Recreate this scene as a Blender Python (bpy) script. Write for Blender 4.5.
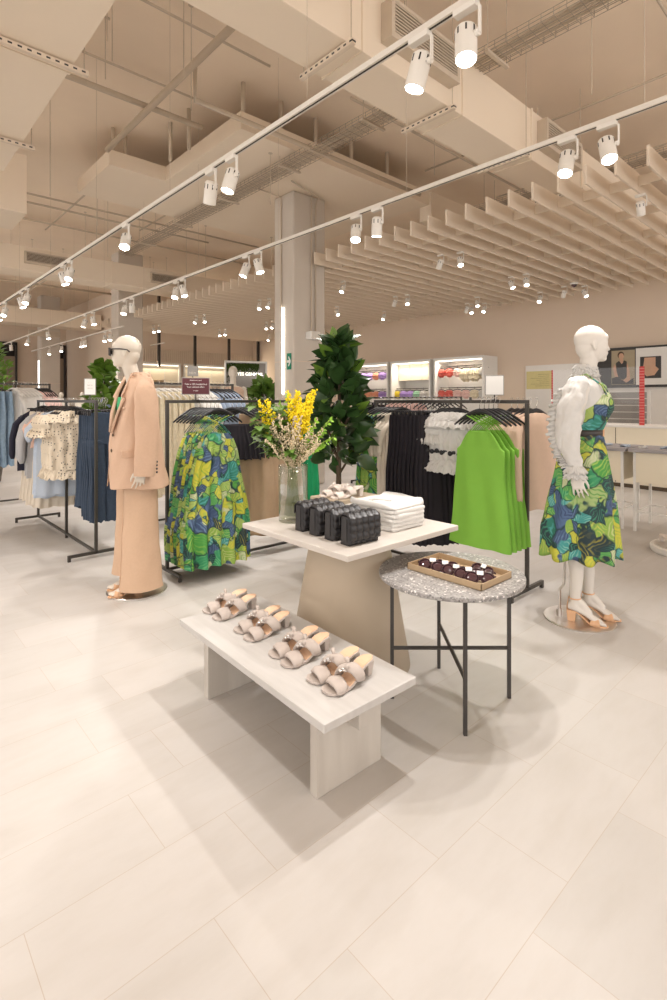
import bpy, bmesh, math, random
from mathutils import Vector, Matrix
random.seed(7)
for o in list(bpy.data.objects):
    bpy.data.objects.remove(o)
SC = bpy.context.scene
COL = SC.collection
PI = math.pi
R = math.radians
# ---------------------------------------------------------------- camera, world, exposure
# world axes follow the building grid; the camera stands at the origin, 1.4 m up, looking 42 deg off +Y
YAW = R(42.45)
cS, sN = math.cos(YAW), math.sin(YAW)
cam_d = bpy.data.cameras.new('camera'); cam = bpy.data.objects.new('camera', cam_d); COL.objects.link(cam)
cam.location = (0, 0, 1.4); cam.rotation_euler = (R(90), 0, -YAW)
cam_d.sensor_fit = 'AUTO'; cam_d.sensor_width = 36; cam_d.lens = 36*525/1000
cam_d.shift_y = -0.1; cam_d.clip_end = 200
SC.camera = cam
wd = bpy.data.worlds.new('world'); SC.world = wd; wd.use_nodes = True
wb = wd.node_tree.nodes['Background']; wb.inputs[0].default_value = (1, .955, .92, 1); wb.inputs[1].default_value = 1.5
SC.view_settings.view_transform = 'Standard'; SC.view_settings.look = 'None'
SC.view_settings.exposure = 0.43; SC.view_settings.gamma = 1; SC.view_settings.use_curve_mapping = False
SPOT_W = 27.0
SPOT_COL = (1, .965, .93)

def CW(x, z, h=0.0):      # metres right of / in front of the camera position -> world
    return Vector((cS*x + sN*z, -sN*x + cS*z, h))
def FP(u, v, h=0.0):      # where the sight line of photo point (u,v) meets height h
    z = (1.4-h)*525/(v-400.0)
    return CW((u-333.5)/525*z, z, h)
def YU(X, u):             # Y on the line X=const met by column u
    r = (u-333.5)/525; z = X/(cS*r+sN); return z*(cS-sN*r)
def XU(Y, u):
    r = (u-333.5)/525; z = Y/(cS-sN*r); return z*(cS*r+sN)

# ---------------------------------------------------------------- materials
def nt(name):
    m = bpy.data.materials.new(name); m.use_nodes = True
    return m, m.node_tree.nodes, m.node_tree.links, m.node_tree.nodes['Principled BSDF']
def mat(name, c, rough=.6, metal=0, var=.06, scale=12, bump=0, bscale=200, sheen=0, emit=0, trans=0, ior=1.45, coat=0, spec=.5):
    m, N, L, b = nt(name)
    tc = N.new('ShaderNodeTexCoord'); no = N.new('ShaderNodeTexNoise'); no.inputs['Scale'].default_value = scale
    no.inputs['Detail'].default_value = 4
    L.new(tc.outputs['Object'], no.inputs['Vector'])
    mx = N.new('ShaderNodeMix'); mx.data_type = 'RGBA'
    L.new(no.outputs['Fac'], mx.inputs['Factor'])
    mx.inputs[6].default_value = (c[0]*(1-var), c[1]*(1-var), c[2]*(1-var), 1)
    mx.inputs[7].default_value = (min(1, c[0]*(1+var)), min(1, c[1]*(1+var)), min(1, c[2]*(1+var)), 1)
    L.new(mx.outputs[2], b.inputs['Base Color'])
    b.inputs['Roughness'].default_value = rough; b.inputs['Metallic'].default_value = metal
    b.inputs['Specular IOR Level'].default_value = spec
    b.inputs['IOR'].default_value = ior
    if trans: b.inputs['Transmission Weight'].default_value = trans
    if coat: b.inputs['Coat Weight'].default_value = coat
    if sheen: b.inputs['Sheen Weight'].default_value = sheen
    if emit:
        b.inputs['Emission Color'].default_value = (*c, 1); b.inputs['Emission Strength'].default_value = emit
    if bump:
        n2 = N.new('ShaderNodeTexNoise'); n2.inputs['Scale'].default_value = bscale
        L.new(tc.outputs['Object'], n2.inputs['Vector'])
        bp = N.new('ShaderNodeBump'); bp.inputs['Strength'].default_value = bump; bp.inputs['Distance'].default_value = .003
        L.new(n2.outputs['Fac'], bp.inputs['Height']); L.new(bp.outputs['Normal'], b.inputs['Normal'])
    return m
def ramp(N, stops, const=False):
    r = N.new('ShaderNodeValToRGB'); cr = r.color_ramp
    if const: cr.interpolation = 'CONSTANT'
    while len(cr.elements) > 1: cr.elements.remove(cr.elements[-1])
    cr.elements[0].position = stops[0][0]; cr.elements[0].color = (*stops[0][1], 1)
    for p, c in stops[1:]:
        e = cr.elements.new(p); e.color = (*c, 1)
    return r
def floor_mat():
    m, N, L, b = nt('floor_tiles')
    tc = N.new('ShaderNodeTexCoord'); mp = N.new('ShaderNodeMapping')
    mp.inputs['Location'].default_value = (-.93+6, -.965+6, 0)
    L.new(tc.outputs['Object'], mp.inputs['Vector'])
    br = N.new('ShaderNodeTexBrick'); br.offset = .352; br.offset_frequency = 2; br.squash = 1
    br.inputs['Scale'].default_value = 1; br.inputs['Brick Width'].default_value = .6; br.inputs['Row Height'].default_value = .3
    br.inputs['Mortar Size'].default_value = .0011; br.inputs['Mortar Smooth'].default_value = .2; br.inputs['Bias'].default_value = 0
    br.inputs['Color1'].default_value = (.515, .485, .455, 1); br.inputs['Color2'].default_value = (.565, .53, .50, 1)
    br.inputs['Mortar'].default_value = (.46, .39, .325, 1)
    L.new(mp.outputs[0], br.inputs['Vector'])
    no = N.new('ShaderNodeTexNoise'); no.inputs['Scale'].default_value = 2.2; no.inputs['Detail'].default_value = 9; no.inputs['Roughness'].default_value = .62
    mp2 = N.new('ShaderNodeMapping'); mp2.inputs['Scale'].default_value = (1, 3.2, 1); mp2.inputs['Rotation'].default_value = (0, 0, .4)
    L.new(tc.outputs['Object'], mp2.inputs[0]); L.new(mp2.outputs[0], no.inputs['Vector'])
    r = ramp(N, [(.3, (.93, .92, .90)), (.55, (1, 1, 1)), (.75, (.96, .95, .93))]); L.new(no.outputs['Fac'], r.inputs[0])
    mx = N.new('ShaderNodeMix'); mx.data_type = 'RGBA'; mx.blend_type = 'MULTIPLY'; mx.inputs[0].default_value = 1
    L.new(br.outputs['Color'], mx.inputs[6]); L.new(r.outputs[0], mx.inputs[7]); L.new(mx.outputs[2], b.inputs['Base Color'])
    b.inputs['Roughness'].default_value = .42; b.inputs['Specular IOR Level'].default_value = .35
    return m
def print_mat(name, scale=9.0, seed=0.0):
    """tropical leaf print: cells, each with its own leaf direction, veins and colour"""
    m, N, L, b = nt(name)
    tc = N.new('ShaderNodeTexCoord'); mp = N.new('ShaderNodeMapping'); mp.inputs['Location'].default_value = (seed, seed*1.7, seed*.6)
    mp.inputs['Scale'].default_value = (1, .35, .8)
    oi = N.new('ShaderNodeObjectInfo'); om = N.new('ShaderNodeVectorMath'); om.operation = 'MULTIPLY_ADD'; om.inputs[1].default_value = (1.3, 0, .9)
    L.new(oi.outputs['Random'], om.inputs[0]); L.new(tc.outputs['Object'], om.inputs[2]); L.new(om.outputs[0], mp.inputs[0])
    ns = N.new('ShaderNodeTexNoise'); ns.inputs['Scale'].default_value = 6; ns.inputs['Detail'].default_value = 3; L.new(mp.outputs[0], ns.inputs['Vector'])
    dv = N.new('ShaderNodeVectorMath'); dv.operation = 'MULTIPLY_ADD'; dv.inputs[1].default_value = (.16, .16, .16)
    L.new(ns.outputs['Color'], dv.inputs[0]); L.new(mp.outputs[0], dv.inputs[2])
    def layer(sc, stripe):
        vo = N.new('ShaderNodeTexVoronoi'); vo.inputs['Scale'].default_value = sc; vo.inputs['Randomness'].default_value = .95
        L.new(dv.outputs[0], vo.inputs['Vector'])
        sub = N.new('ShaderNodeVectorMath'); sub.operation = 'SUBTRACT'
        L.new(dv.outputs[0], sub.inputs[0]); L.new(vo.outputs['Position'], sub.inputs[1])
        sep = N.new('ShaderNodeSeparateColor'); L.new(vo.outputs['Color'], sep.inputs[0])
        an = N.new('ShaderNodeMath'); an.operation = 'MULTIPLY'; an.inputs[1].default_value = 3.1; L.new(sep.outputs[0], an.inputs[0])
        rot = N.new('ShaderNodeVectorRotate'); rot.rotation_type = 'Y_AXIS'; L.new(sub.outputs[0], rot.inputs['Vector']); L.new(an.outputs[0], rot.inputs['Angle'])
        sx = N.new('ShaderNodeSeparateXYZ'); L.new(rot.outputs[0], sx.inputs[0])
        ab = N.new('ShaderNodeMath'); ab.operation = 'ABSOLUTE'; L.new(sx.outputs['X'], ab.inputs[0])
        ad = N.new('ShaderNodeMath'); ad.operation = 'ADD'; L.new(ab.outputs[0], ad.inputs[0]); L.new(sx.outputs['Z'], ad.inputs[1])
        mu = N.new('ShaderNodeMath'); mu.operation = 'MULTIPLY'; mu.inputs[1].default_value = stripe; L.new(ad.outputs[0], mu.inputs[0])
        si = N.new('ShaderNodeMath'); si.operation = 'SINE'; L.new(mu.outputs[0], si.inputs[0])
        return vo, sep, si
    def coloured(sc, fr, pal, pal2, seedv):
        vo, sep, si = layer(sc, fr)
        c1 = ramp(N, pal, True); L.new(sep.outputs[1], c1.inputs[0]); c2 = ramp(N, pal2, True); L.new(sep.outputs[1], c2.inputs[0])
        mr = N.new('ShaderNodeMapRange'); mr.inputs[1].default_value = -1; mr.inputs[2].default_value = 1; L.new(si.outputs[0], mr.inputs[0])
        st = ramp(N, [(.45, (0, 0, 0)), (.72, (.55, .55, .55)), (.95, (1, 1, 1))]); L.new(mr.outputs[0], st.inputs[0])
        n3 = N.new('ShaderNodeTexNoise'); n3.inputs['Scale'].default_value = 14; L.new(dv.outputs[0], n3.inputs['Vector'])
        mm = N.new('ShaderNodeMath'); mm.operation = 'MULTIPLY'; L.new(st.outputs[0], mm.inputs[0])
        r3 = ramp(N, [(.38, (.12, .12, .12)), (.6, (1, 1, 1))]); L.new(n3.outputs['Fac'], r3.inputs[0]); L.new(r3.outputs[0], mm.inputs[1])
        mx = N.new('ShaderNodeMix'); mx.data_type = 'RGBA'; L.new(mm.outputs[0], mx.inputs[0]); L.new(c1.outputs[0], mx.inputs[6]); L.new(c2.outputs[0], mx.inputs[7])
        ve = N.new('ShaderNodeTexVoronoi'); ve.feature = 'DISTANCE_TO_EDGE'; ve.inputs['Scale'].default_value = sc; ve.inputs['Randomness'].default_value = .95
        L.new(dv.outputs[0], ve.inputs['Vector'])
        er = ramp(N, [(.0, (.0, .0, .0)), (.055, (1, 1, 1))]); L.new(ve.outputs['Distance'], er.inputs[0])
        m2 = N.new('ShaderNodeMix'); m2.data_type = 'RGBA'; L.new(er.outputs[0], m2.inputs[0]); m2.inputs[6].default_value = (.01, .05, .05, 1); L.new(mx.outputs[2], m2.inputs[7])
        return m2
    palA = [(0, (.08, .42, .06)), (.14, (.34, .56, .07)), (.27, (.02, .05, .06)), (.34, (.72, .70, .04)), (.46, (.03, .36, .14)),
            (.57, (.06, .11, .24)), (.68, (.45, .60, .22)), (.78, (.03, .28, .20)), (.90, (.09, .17, .34))]
    palA2 = [(0, (.40, .66, .10)), (.14, (.70, .78, .30)), (.27, (.40, .36, .05)), (.34, (.30, .52, .05)), (.46, (.20, .62, .25)),
             (.57, (.15, .27, .45)), (.68, (.16, .42, .08)), (.78, (.10, .50, .48)), (.90, (.04, .07, .18))]
    palB = [(0, (.75, .72, .05)), (.15, (.10, .45, .10)), (.3, (.50, .66, .15)), (.45, (.02, .06, .07)), (.55, (.06, .40, .38)), (.65, (.30, .55, .08)), (.8, (.72, .76, .45)), (.9, (.05, .10, .22))]
    palB2 = [(0, (.45, .60, .08)), (.15, (.35, .62, .15)), (.3, (.18, .45, .08)), (.45, (.05, .30, .18)), (.55, (.30, .65, .55)), (.65, (.68, .72, .12)), (.8, (.35, .58, .20)), (.9, (.14, .24, .42))]
    A_ = coloured(scale, 230, palA, palA2, 0); B_ = coloured(scale*2.1, 330, palB, palB2, 1)
    nm_ = N.new('ShaderNodeTexNoise'); nm_.inputs['Scale'].default_value = 7; L.new(mp.outputs[0], nm_.inputs['Vector'])
    rm = ramp(N, [(.49, (0, 0, 0)), (.51, (1, 1, 1))]); L.new(nm_.outputs['Fac'], rm.inputs[0])
    fm = N.new('ShaderNodeMix'); fm.data_type = 'RGBA'; L.new(rm.outputs[0], fm.inputs[0]); L.new(A_.outputs[2], fm.inputs[6]); L.new(B_.outputs[2], fm.inputs[7])
    hs = N.new('ShaderNodeHueSaturation'); hs.inputs['Value'].default_value = .74; hs.inputs['Saturation'].default_value = .96; L.new(fm.outputs[2], hs.inputs['Color']); L.new(hs.outputs[0], b.inputs['Base Color'])
    b.inputs['Roughness'].default_value = .7
    return m
def dots_mat(name, base, dot, scale=38, size=.2):
    m, N, L, b = nt(name)
    tc = N.new('ShaderNodeTexCoord'); mp = N.new('ShaderNodeMapping'); mp.inputs['Scale'].default_value = (1, .3, 1); L.new(tc.outputs['Object'], mp.inputs[0])
    vo = N.new('ShaderNodeTexVoronoi'); vo.inputs['Scale'].default_value = scale; vo.inputs['Randomness'].default_value = .6; L.new(mp.outputs[0], vo.inputs['Vector'])
    r = ramp(N, [(0, dot), (size, dot), (size+.06, base)]); L.new(vo.outputs['Distance'], r.inputs[0])
    L.new(r.outputs[0], b.inputs['Base Color']); b.inputs['Roughness'].default_value = .8
    return m
def stripe_mat(name, a, c, scale=60, axis='X', rough=.8):
    m, N, L, b = nt(name)
    tc = N.new('ShaderNodeTexCoord'); wv = N.new('ShaderNodeTexWave'); wv.bands_direction = axis; wv.inputs['Scale'].default_value = scale; wv.inputs['Distortion'].default_value = .4
    L.new(tc.outputs['Object'], wv.inputs['Vector'])
    r = ramp(N, [(.3, a), (.6, c)]); L.new(wv.outputs['Fac'], r.inputs[0]); L.new(r.outputs[0], b.inputs['Base Color']); b.inputs['Roughness'].default_value = rough
    return m
def wood_mat(name, a, c, stretch=(1, 1, 12)):
    m, N, L, b = nt(name)
    tc = N.new('ShaderNodeTexCoord'); mp = N.new('ShaderNodeMapping'); mp.inputs['Scale'].default_value = stretch; L.new(tc.outputs['Object'], mp.inputs[0])
    no = N.new('ShaderNodeTexNoise'); no.inputs['Scale'].default_value = 6; no.inputs['Detail'].default_value = 6; L.new(mp.outputs[0], no.inputs['Vector'])
    r = ramp(N, [(.35, a), (.65, c)]); L.new(no.outputs['Fac'], r.inputs[0]); L.new(r.outputs[0], b.inputs['Base Color']); b.inputs['Roughness'].default_value = .5
    return m
def terrazzo_mat():
    m, N, L, b = nt('grey_terrazzo')
    tc = N.new('ShaderNodeTexCoord'); vo = N.new('ShaderNodeTexVoronoi'); vo.inputs['Scale'].default_value = 130; L.new(tc.outputs['Object'], vo.inputs['Vector'])
    sp = N.new('ShaderNodeSeparateColor'); L.new(vo.outputs['Color'], sp.inputs[0])
    r = ramp(N, [(0, (.23, .215, .205)), (.35, (.31, .295, .285)), (.7, (.37, .35, .335)), (.9, (.72, .69, .66)), (.96, (.12, .11, .11))], True)
    L.new(sp.outputs[0], r.inputs[0]); L.new(r.outputs[0], b.inputs['Base Color']); b.inputs['Roughness'].default_value = .35
    return m
def grate_mat(name, c, dark, scale, axis='Z'):
    return stripe_mat(name, dark, c, scale, axis, .6)

def thin_glass(name, tint, refl=.10, milk=0.0):
    m, N, L, b = nt(name); N.remove(b)
    out = N['Material Output']; tr = N.new('ShaderNodeBsdfTransparent'); tr.inputs[0].default_value = (*tint, 1)
    gl = N.new('ShaderNodeBsdfGlossy'); gl.inputs['Roughness'].default_value = .03
    lw = N.new('ShaderNodeLayerWeight'); lw.inputs[0].default_value = .35
    mr = N.new('ShaderNodeMapRange'); mr.inputs[3].default_value = refl*.4; mr.inputs[4].default_value = min(.9, refl*5); L.new(lw.outputs['Facing'], mr.inputs[0])
    no = N.new('ShaderNodeTexNoise'); no.inputs['Scale'].default_value = 8
    mx = N.new('ShaderNodeMixShader'); L.new(mr.outputs[0], mx.inputs[0]); L.new(tr.outputs[0], mx.inputs[1]); L.new(gl.outputs[0], mx.inputs[2])
    L.new(mx.outputs[0], out.inputs[0]); return m
M = {}
M['floor'] = floor_mat()
M['slab'] = mat('painted_slab', (.90, .755, .60), .85, var=.08, scale=1.2)
M['duct'] = mat('painted_duct', (.86, .735, .59), .6, var=.03, scale=1.5)
M['duct2'] = mat('painted_grille', (.62, .52, .41), .6)
M['pipe'] = mat('painted_pipe', (.58, .48, .37), .5)
M['tray'] = mat('painted_wire', (.38, .31, .24), .5)
M['dark'] = mat('dark_void', (.045, .038, .032), .8)
M['baffle'] = mat('baffle_board', (.80, .68, .55), .75, var=.03, scale=3)
M['wall'] = mat('beige_wall', (.75, .615, .49), .85, var=.03, scale=2)
M['wallw'] = mat('white_wall_panel', (.80, .76, .71), .6, var=.02)
M['column'] = mat('concrete_column', (.62, .55, .475), .8, var=.07, scale=3, bump=.2, bscale=30)
M['white'] = mat('white_lacquer', (.82, .80, .76), .4, var=.02)
M['trackw'] = mat('track_white', (.78, .72, .64), .45, var=.02)
M['spotw'] = mat('spotlight_white', (.82, .77, .70), .4, var=.02)
M['lens'] = mat('lit_lens', (1, .95, .86), .4, emit=14, var=0)
M['star'] = mat('lit_lens_bright', (1, .97, .9), .4, emit=60, var=0)
M['dim'] = mat('dim_glow', (1, .95, .85), .4, emit=1.6, var=0)  # for the lit strips; also gives the reflected letters their glow
M['strip'] = mat('lit_strip', (1, .97, .92), .4, emit=6, var=0)
M['black'] = mat('black_metal', (.045, .04, .037), .42, var=.15)
M['rack'] = mat('dark_bronze_metal', (.075, .068, .06), .38, metal=.6, var=.1)
M['hang'] = mat('black_hanger', (.014, .013, .015), .35, var=.1)
M['hangw'] = mat('white_hanger', (.75, .72, .68), .4)
M['chrome'] = mat('chrome', (.75, .73, .7), .2, metal=1, var=.02)
M['steel'] = mat('brushed_steel', (.74, .71, .68), .3, metal=1, var=.04)
M['skin'] = mat('mannequin_cream', (.70, .625, .53), .42, var=.015, scale=3)
M['skin2'] = mat('mannequin_ivory', (.72, .67, .61), .42, var=.015, scale=3)
M['blaz'] = mat('peach_wool', (.60, .405, .285), .9, var=.05, scale=60, bump=.25, bscale=700)
M['trou'] = mat('apricot_wool', (.60, .41, .28), .9, var=.05, scale=60, bump=.25, bscale=700)
M['emer'] = mat('emerald_satin', (.005, .33, .12), .55)
M['green'] = mat('lime_cloth', (.20, .45, .05), .75, var=.04, scale=20, bump=.1)
M['blk'] = mat('black_cloth', (.016, .013, .018), .85, var=.2)
M['navy'] = mat('navy_cloth', (.018, .018, .035), .85)
M['cream'] = mat('cream_cloth', (.72, .64, .53), .85, var=.06, scale=30, bump=.3, bscale=90)
M['lace'] = mat('cream_lace', (.74, .65, .48), .85, var=.18, scale=26, bump=.5, bscale=60)
M['whitec'] = mat('white_cloth', (.66, .64, .61), .85, var=.03, scale=20, bump=.3, bscale=80)
M['beige'] = mat('beige_cloth', (.60, .44, .31), .85, var=.05, scale=30)
M['tan'] = mat('tan_cloth', (.50, .345, .22), .85, var=.05, scale=30)
M['pink'] = mat('pink_beige_cloth', (.66, .47, .355), .8, var=.05, scale=30)
M['peach'] = stripe_mat('peach_tweed', (.75, .40, .27), (.8, .58, .47), 45, 'Z')
M['denim'] = mat('dark_denim', (.032, .05, .082), .85, var=.25, scale=40)
M['denim2'] = mat('light_denim', (.26, .37, .49), .85, var=.25, scale=30)
M['bluestr'] = stripe_mat('blue_stripe_cloth', (.32, .42, .58), (.70, .74, .78), 85, 'X')
M['greystr'] = stripe_mat('grey_stripe_cloth', (.28, .29, .32), (.62, .60, .58), 85, 'X')
M['dots'] = dots_mat('spotted_cream_cloth', (.74, .64, .50), (.05, .04, .04))
M['print'] = print_mat('tropical_print', 7.5, 0)
M['print2'] = print_mat('tropical_print_large', 6.0, 2.3)
M['coral'] = mat('coral_lace', (.65, .13, .10), .8)
M['lilac'] = mat('lilac_lace', (.42, .28, .62), .8)
M['orange'] = mat('peach_lace', (.80, .36, .22), .8)
M['yellow'] = mat('yellow_lace', (.80, .62, .05), .8)
M['mint'] = mat('mint_lace', (.35, .62, .42), .8)
M['rose'] = mat('pale_rose_lace', (.75, .50, .45), .8)
M['leather'] = mat('black_leather', (.022, .02, .021), .36, var=.1)
M['stone'] = mat('travertine', (.56, .51, .46), .4, var=.07, scale=14)
M['ped'] = mat('plaster_cone', (.50, .405, .30), .6, var=.03, scale=4)
M['bench'] = wood_mat('white_oiled_wood', (.50, .475, .45), (.545, .52, .495), (5, .6, 1))
M['benchleg'] = wood_mat('bleached_wood_leg', (.47, .425, .375), (.55, .505, .45), (2, 2, .3))
M['terr'] = terrazzo_mat()
M['suede'] = mat('taupe_suede', (.50, .43, .385), .85, var=.06, scale=60)
M['insole'] = mat('peach_insole', (.76, .50, .33), .5, var=.03)
M['tanl'] = mat('nude_leather', (.72, .43, .25), .45, var=.03)
M['shoew'] = mat('pale_suede', (.76, .68, .62), .8)
M['card'] = mat('kraft_card', (.42, .30, .18), .7, var=.04)
M['tag'] = mat('white_card', (.85, .83, .80), .5, var=.01)
M['lensd'] = mat('dark_lens', (.06, .025, .03), .08, var=.3, coat=.5)
M['glass'] = thin_glass('clear_glass', (.95, .97, .96), .10)
M['water'] = thin_glass('vase_water', (.93, .94, .80), .05)
M['acryl'] = thin_glass('acrylic', (.97, .97, .97), .05)
M['leafd'] = mat('rubber_leaf', (.032, .075, .02), .28, var=.5, scale=9, coat=.15)
M['leafm'] = mat('bright_leaf', (.13, .24, .03), .4, var=.4, scale=9)
M['leafl'] = mat('fresh_leaf', (.22, .42, .03), .5, var=.3, scale=12)
M['leafo'] = mat('oak_leaf', (.12, .22, .035), .5, var=.4, scale=14)
M['moss'] = mat('moss', (.04, .07, .01), .9, var=.5, scale=30)
M['yel'] = mat('goldenrod', (.86, .66, .01), .7, var=.15, scale=60)
M['asti'] = mat('dried_bloom', (.66, .54, .36), .8, var=.2, scale=60)
M['stem'] = mat('stem', (.18, .2, .05), .6, var=.2)
M['bark'] = mat('bark', (.10, .07, .045), .8, var=.3, scale=40)
M['pot'] = mat('dark_pot', (.16, .14, .12), .6)
M['wine'] = mat('burgundy_sign', (.10, .022, .03), .5, var=.03)
M['red'] = stripe_mat('red_tape', (.70, .20, .18), (.58, .03, .03), 7, 'Z', .5)
M['exitg'] = mat('exit_green', (.0, .22, .12), .5, var=.02)
M['nichel'] = mat('niche_cream', (.86, .78, .62), .6, var=.02)
M['brownp'] = mat('brown_panel', (.26, .195, .14), .6, var=.05)
M['dglass'] = mat('dark_glazing', (.025, .022, .02), .08, var=.1)
M['greyp'] = mat('grey_panel', (.34, .32, .30), .6)
M['greyt'] = mat('grey_tabletop', (.36, .34, .35), .5)
M['note'] = mat('yellow_note', (.66, .58, .28), .8, var=.08, scale=20)
M['blueg'] = mat('blue_grey_cloth', (.22, .27, .35), .85, var=.3, scale=20)
M['grill'] = mat('grille_slat', (.60, .50, .39), .5)
M['salmon'] = mat('portrait_skin', (.62, .38, .26), .6)
M['khaki'] = mat('portrait_backdrop', (.42, .35, .24), .6)

def channel_mat():
    m, N, L, b = nt('perforated_channel'); tc = N.new('ShaderNodeTexCoord'); sx = N.new('ShaderNodeSeparateXYZ'); L.new(tc.outputs['Object'], sx.inputs[0])
    def mth(op, a, v):
        n = N.new('ShaderNodeMath'); n.operation = op; L.new(a, n.inputs[0]); n.inputs[1].default_value = v; return n.outputs[0]
    md = mth('LESS_THAN', mth('MODULO', sx.outputs[0], .065), .03); z0 = mth('GREATER_THAN', sx.outputs[2], -.028); z1 = mth('LESS_THAN', sx.outputs[2], -.013)
    p1 = N.new('ShaderNodeMath'); p1.operation = 'MULTIPLY'; L.new(md, p1.inputs[0]); L.new(z0, p1.inputs[1])
    p2 = N.new('ShaderNodeMath'); p2.operation = 'MULTIPLY'; L.new(p1.outputs[0], p2.inputs[0]); L.new(z1, p2.inputs[1])
    mx = N.new('ShaderNodeMix'); mx.data_type = 'RGBA'; L.new(p2.outputs[0], mx.inputs[0]); mx.inputs[6].default_value = (.74, .62, .49, 1); mx.inputs[7].default_value = (.04, .035, .03, 1)
    L.new(mx.outputs[2], b.inputs['Base Color']); b.inputs['Roughness'].default_value = .5; return m
M['chan'] = channel_mat()
NTH = ['first', 'second', 'third', 'fourth', 'fifth', 'sixth', 'seventh', 'eighth', 'ninth', 'tenth', 'eleventh', 'twelfth', 'thirteenth', 'fourteenth']
# ---------------------------------------------------------------- mesh builder
class MB:
    def __init__(s): s.v = []; s.f = []; s.smooth = False
    def add(s, vs, fs):
        n = len(s.v); s.v += [tuple(v) for v in vs]; s.f += [tuple(i+n for i in f) for f in fs]; return s
    def box(s, a, b, rot=None):
        (x0, y0, z0), (x1, y1, z1) = a, b
        vs = [(x0,y0,z0),(x1,y0,z0),(x1,y1,z0),(x0,y1,z0),(x0,y0,z1),(x1,y0,z1),(x1,y1,z1),(x0,y1,z1)]
        if rot: vs = [rot @ Vector(v) for v in vs]
        return s.add(vs, [(0,3,2,1),(4,5,6,7),(0,1,5,4),(1,2,6,5),(2,3,7,6),(3,0,4,7)])
    def cbox(s, c, d, rot=None):
        c = Vector(c); h = Vector(d)/2
        m = rot if rot else Matrix.Identity(3)
        vs = [c + m @ Vector((sx*h.x, sy*h.y, sz*h.z)) for sz in (-1,1) for sx, sy in ((-1,-1),(1,-1),(1,1),(-1,1))]
        return s.add(vs, [(0,3,2,1),(4,5,6,7),(0,1,5,4),(1,2,6,5),(2,3,7,6),(3,0,4,7)])
    def rings(s, rings, cap0=True, cap1=True, closed=True):
        n = len(rings[0]); vs = [p for r in rings for p in r]; fs = []
        for i in range(len(rings)-1):
            for j in range(n if closed else n-1):
                k = (j+1) % n
                fs.append((i*n+j, i*n+k, (i+1)*n+k, (i+1)*n+j))
        if cap0: fs.append(tuple(range(n))[::-1])
        if cap1: fs.append(tuple((len(rings)-1)*n+j for j in range(n)))
        return s.add(vs, fs)
    def tube(s, pts, r, n=8, sq=1.0, up=None, cap=True):
        pts = [Vector(p) for p in pts]; rr = r if isinstance(r, (list, tuple)) else [r]*len(pts)
        rings = []; last = None
        for i, p in enumerate(pts):
            d = (pts[min(i+1, len(pts)-1)] - pts[max(i-1, 0)])
            if d.length < 1e-9: d = Vector((0,0,1))
            d.normalize()
            if last is None:
                a = Vector(up) if up else (Vector((0,0,1)) if abs(d.z) < .9 else Vector((1,0,0)))
            else: a = last
            x = (a - d*a.dot(d)); x.normalize(); y = d.cross(x); last = x
            rings.append([p + x*(math.cos(2*PI*k/n)*rr[i]) + y*(math.sin(2*PI*k/n)*rr[i]*sq) for k in range(n)])
        return s.rings(rings, cap, cap)
    def lathe(s, prof, c=(0,0,0), n=32, cap0=True, cap1=True):
        c = Vector(c)
        return s.rings([[c+Vector((r*math.cos(2*PI*k/n), r*math.sin(2*PI*k/n), z)) for k in range(n)] for r, z in prof], cap0, cap1)
    def ell(s, c, r, n=16, m=10, rot=None):
        c = Vector(c); rg = []
        for i in range(m+1):
            t = PI*i/m; t = min(max(t, .02), PI-.02)
            ring = []
            for k in range(n):
                p = Vector((r[0]*math.sin(t)*math.cos(2*PI*k/n), r[1]*math.sin(t)*math.sin(2*PI*k/n), -r[2]*math.cos(t)))
                ring.append(c + (rot @ p if rot else p))
            rg.append(ring)
        return s.rings(rg)
    def prism(s, poly, z0, z1):
        n = len(poly)
        return s.add([(x,y,z0) for x,y in poly]+[(x,y,z1) for x,y in poly],
                     [tuple(range(n))[::-1], tuple(range(n,2*n))]+[(i,(i+1)%n,n+(i+1)%n,n+i) for i in range(n)])
    def xf(s, m):
        s.v = [tuple(m @ Vector(v)) for v in s.v]; return s
    def build(s, name, m, parent=None, smooth=False, bevel=0, loc=None, rz=0, solid=0, sub=0):
        me = bpy.data.meshes.new(name); me.from_pydata(s.v, [], s.f); me.update()
        bm = bmesh.new(); bm.from_mesh(me); bmesh.ops.recalc_face_normals(bm, faces=bm.faces); bm.to_mesh(me); bm.free()
        o = bpy.data.objects.new(name, me); COL.objects.link(o)
        me.materials.append(M[m] if isinstance(m, str) else m)
        if smooth: me.polygons.foreach_set('use_smooth', [True]*len(me.polygons))
        if parent: o.parent = parent
        if loc is not None: o.location = loc
        if rz: o.rotation_euler = (0, 0, rz)
        if solid:
            q = o.modifiers.new('solid', 'SOLIDIFY'); q.thickness = solid; q.offset = 0
        if bevel:
            q = o.modifiers.new('bevel', 'BEVEL'); q.width = bevel; q.segments = 2; q.limit_method = 'ANGLE'
        if sub:
            q = o.modifiers.new('sub', 'SUBSURF'); q.levels = sub; q.render_levels = sub
        return o
def folds(o, strength, size=.09, sub=2):
    if sub:
        q = o.modifiers.new('sub', 'SUBSURF'); q.levels = sub; q.render_levels = sub
    key = 'folds%.3f' % size
    t = bpy.data.textures.get(key)
    if not t: t = bpy.data.textures.new(key, 'CLOUDS'); t.noise_scale = size; t.noise_depth = 2
    q = o.modifiers.new('folds', 'DISPLACE'); q.texture = t; q.strength = strength; q.mid_level = .5; q.texture_coords = 'LOCAL'
    return o
def tag(o, label, cat, group=None, kind=None):
    o['label'] = label; o['category'] = cat
    if group: o['group'] = group
    if kind: o['kind'] = kind
    return o
def empty(name, loc=(0,0,0), rz=0):
    o = bpy.data.objects.new(name, None); COL.objects.link(o); o.location = loc; o.rotation_euler = (0,0,rz); o.empty_display_size = .1
    return o
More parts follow.
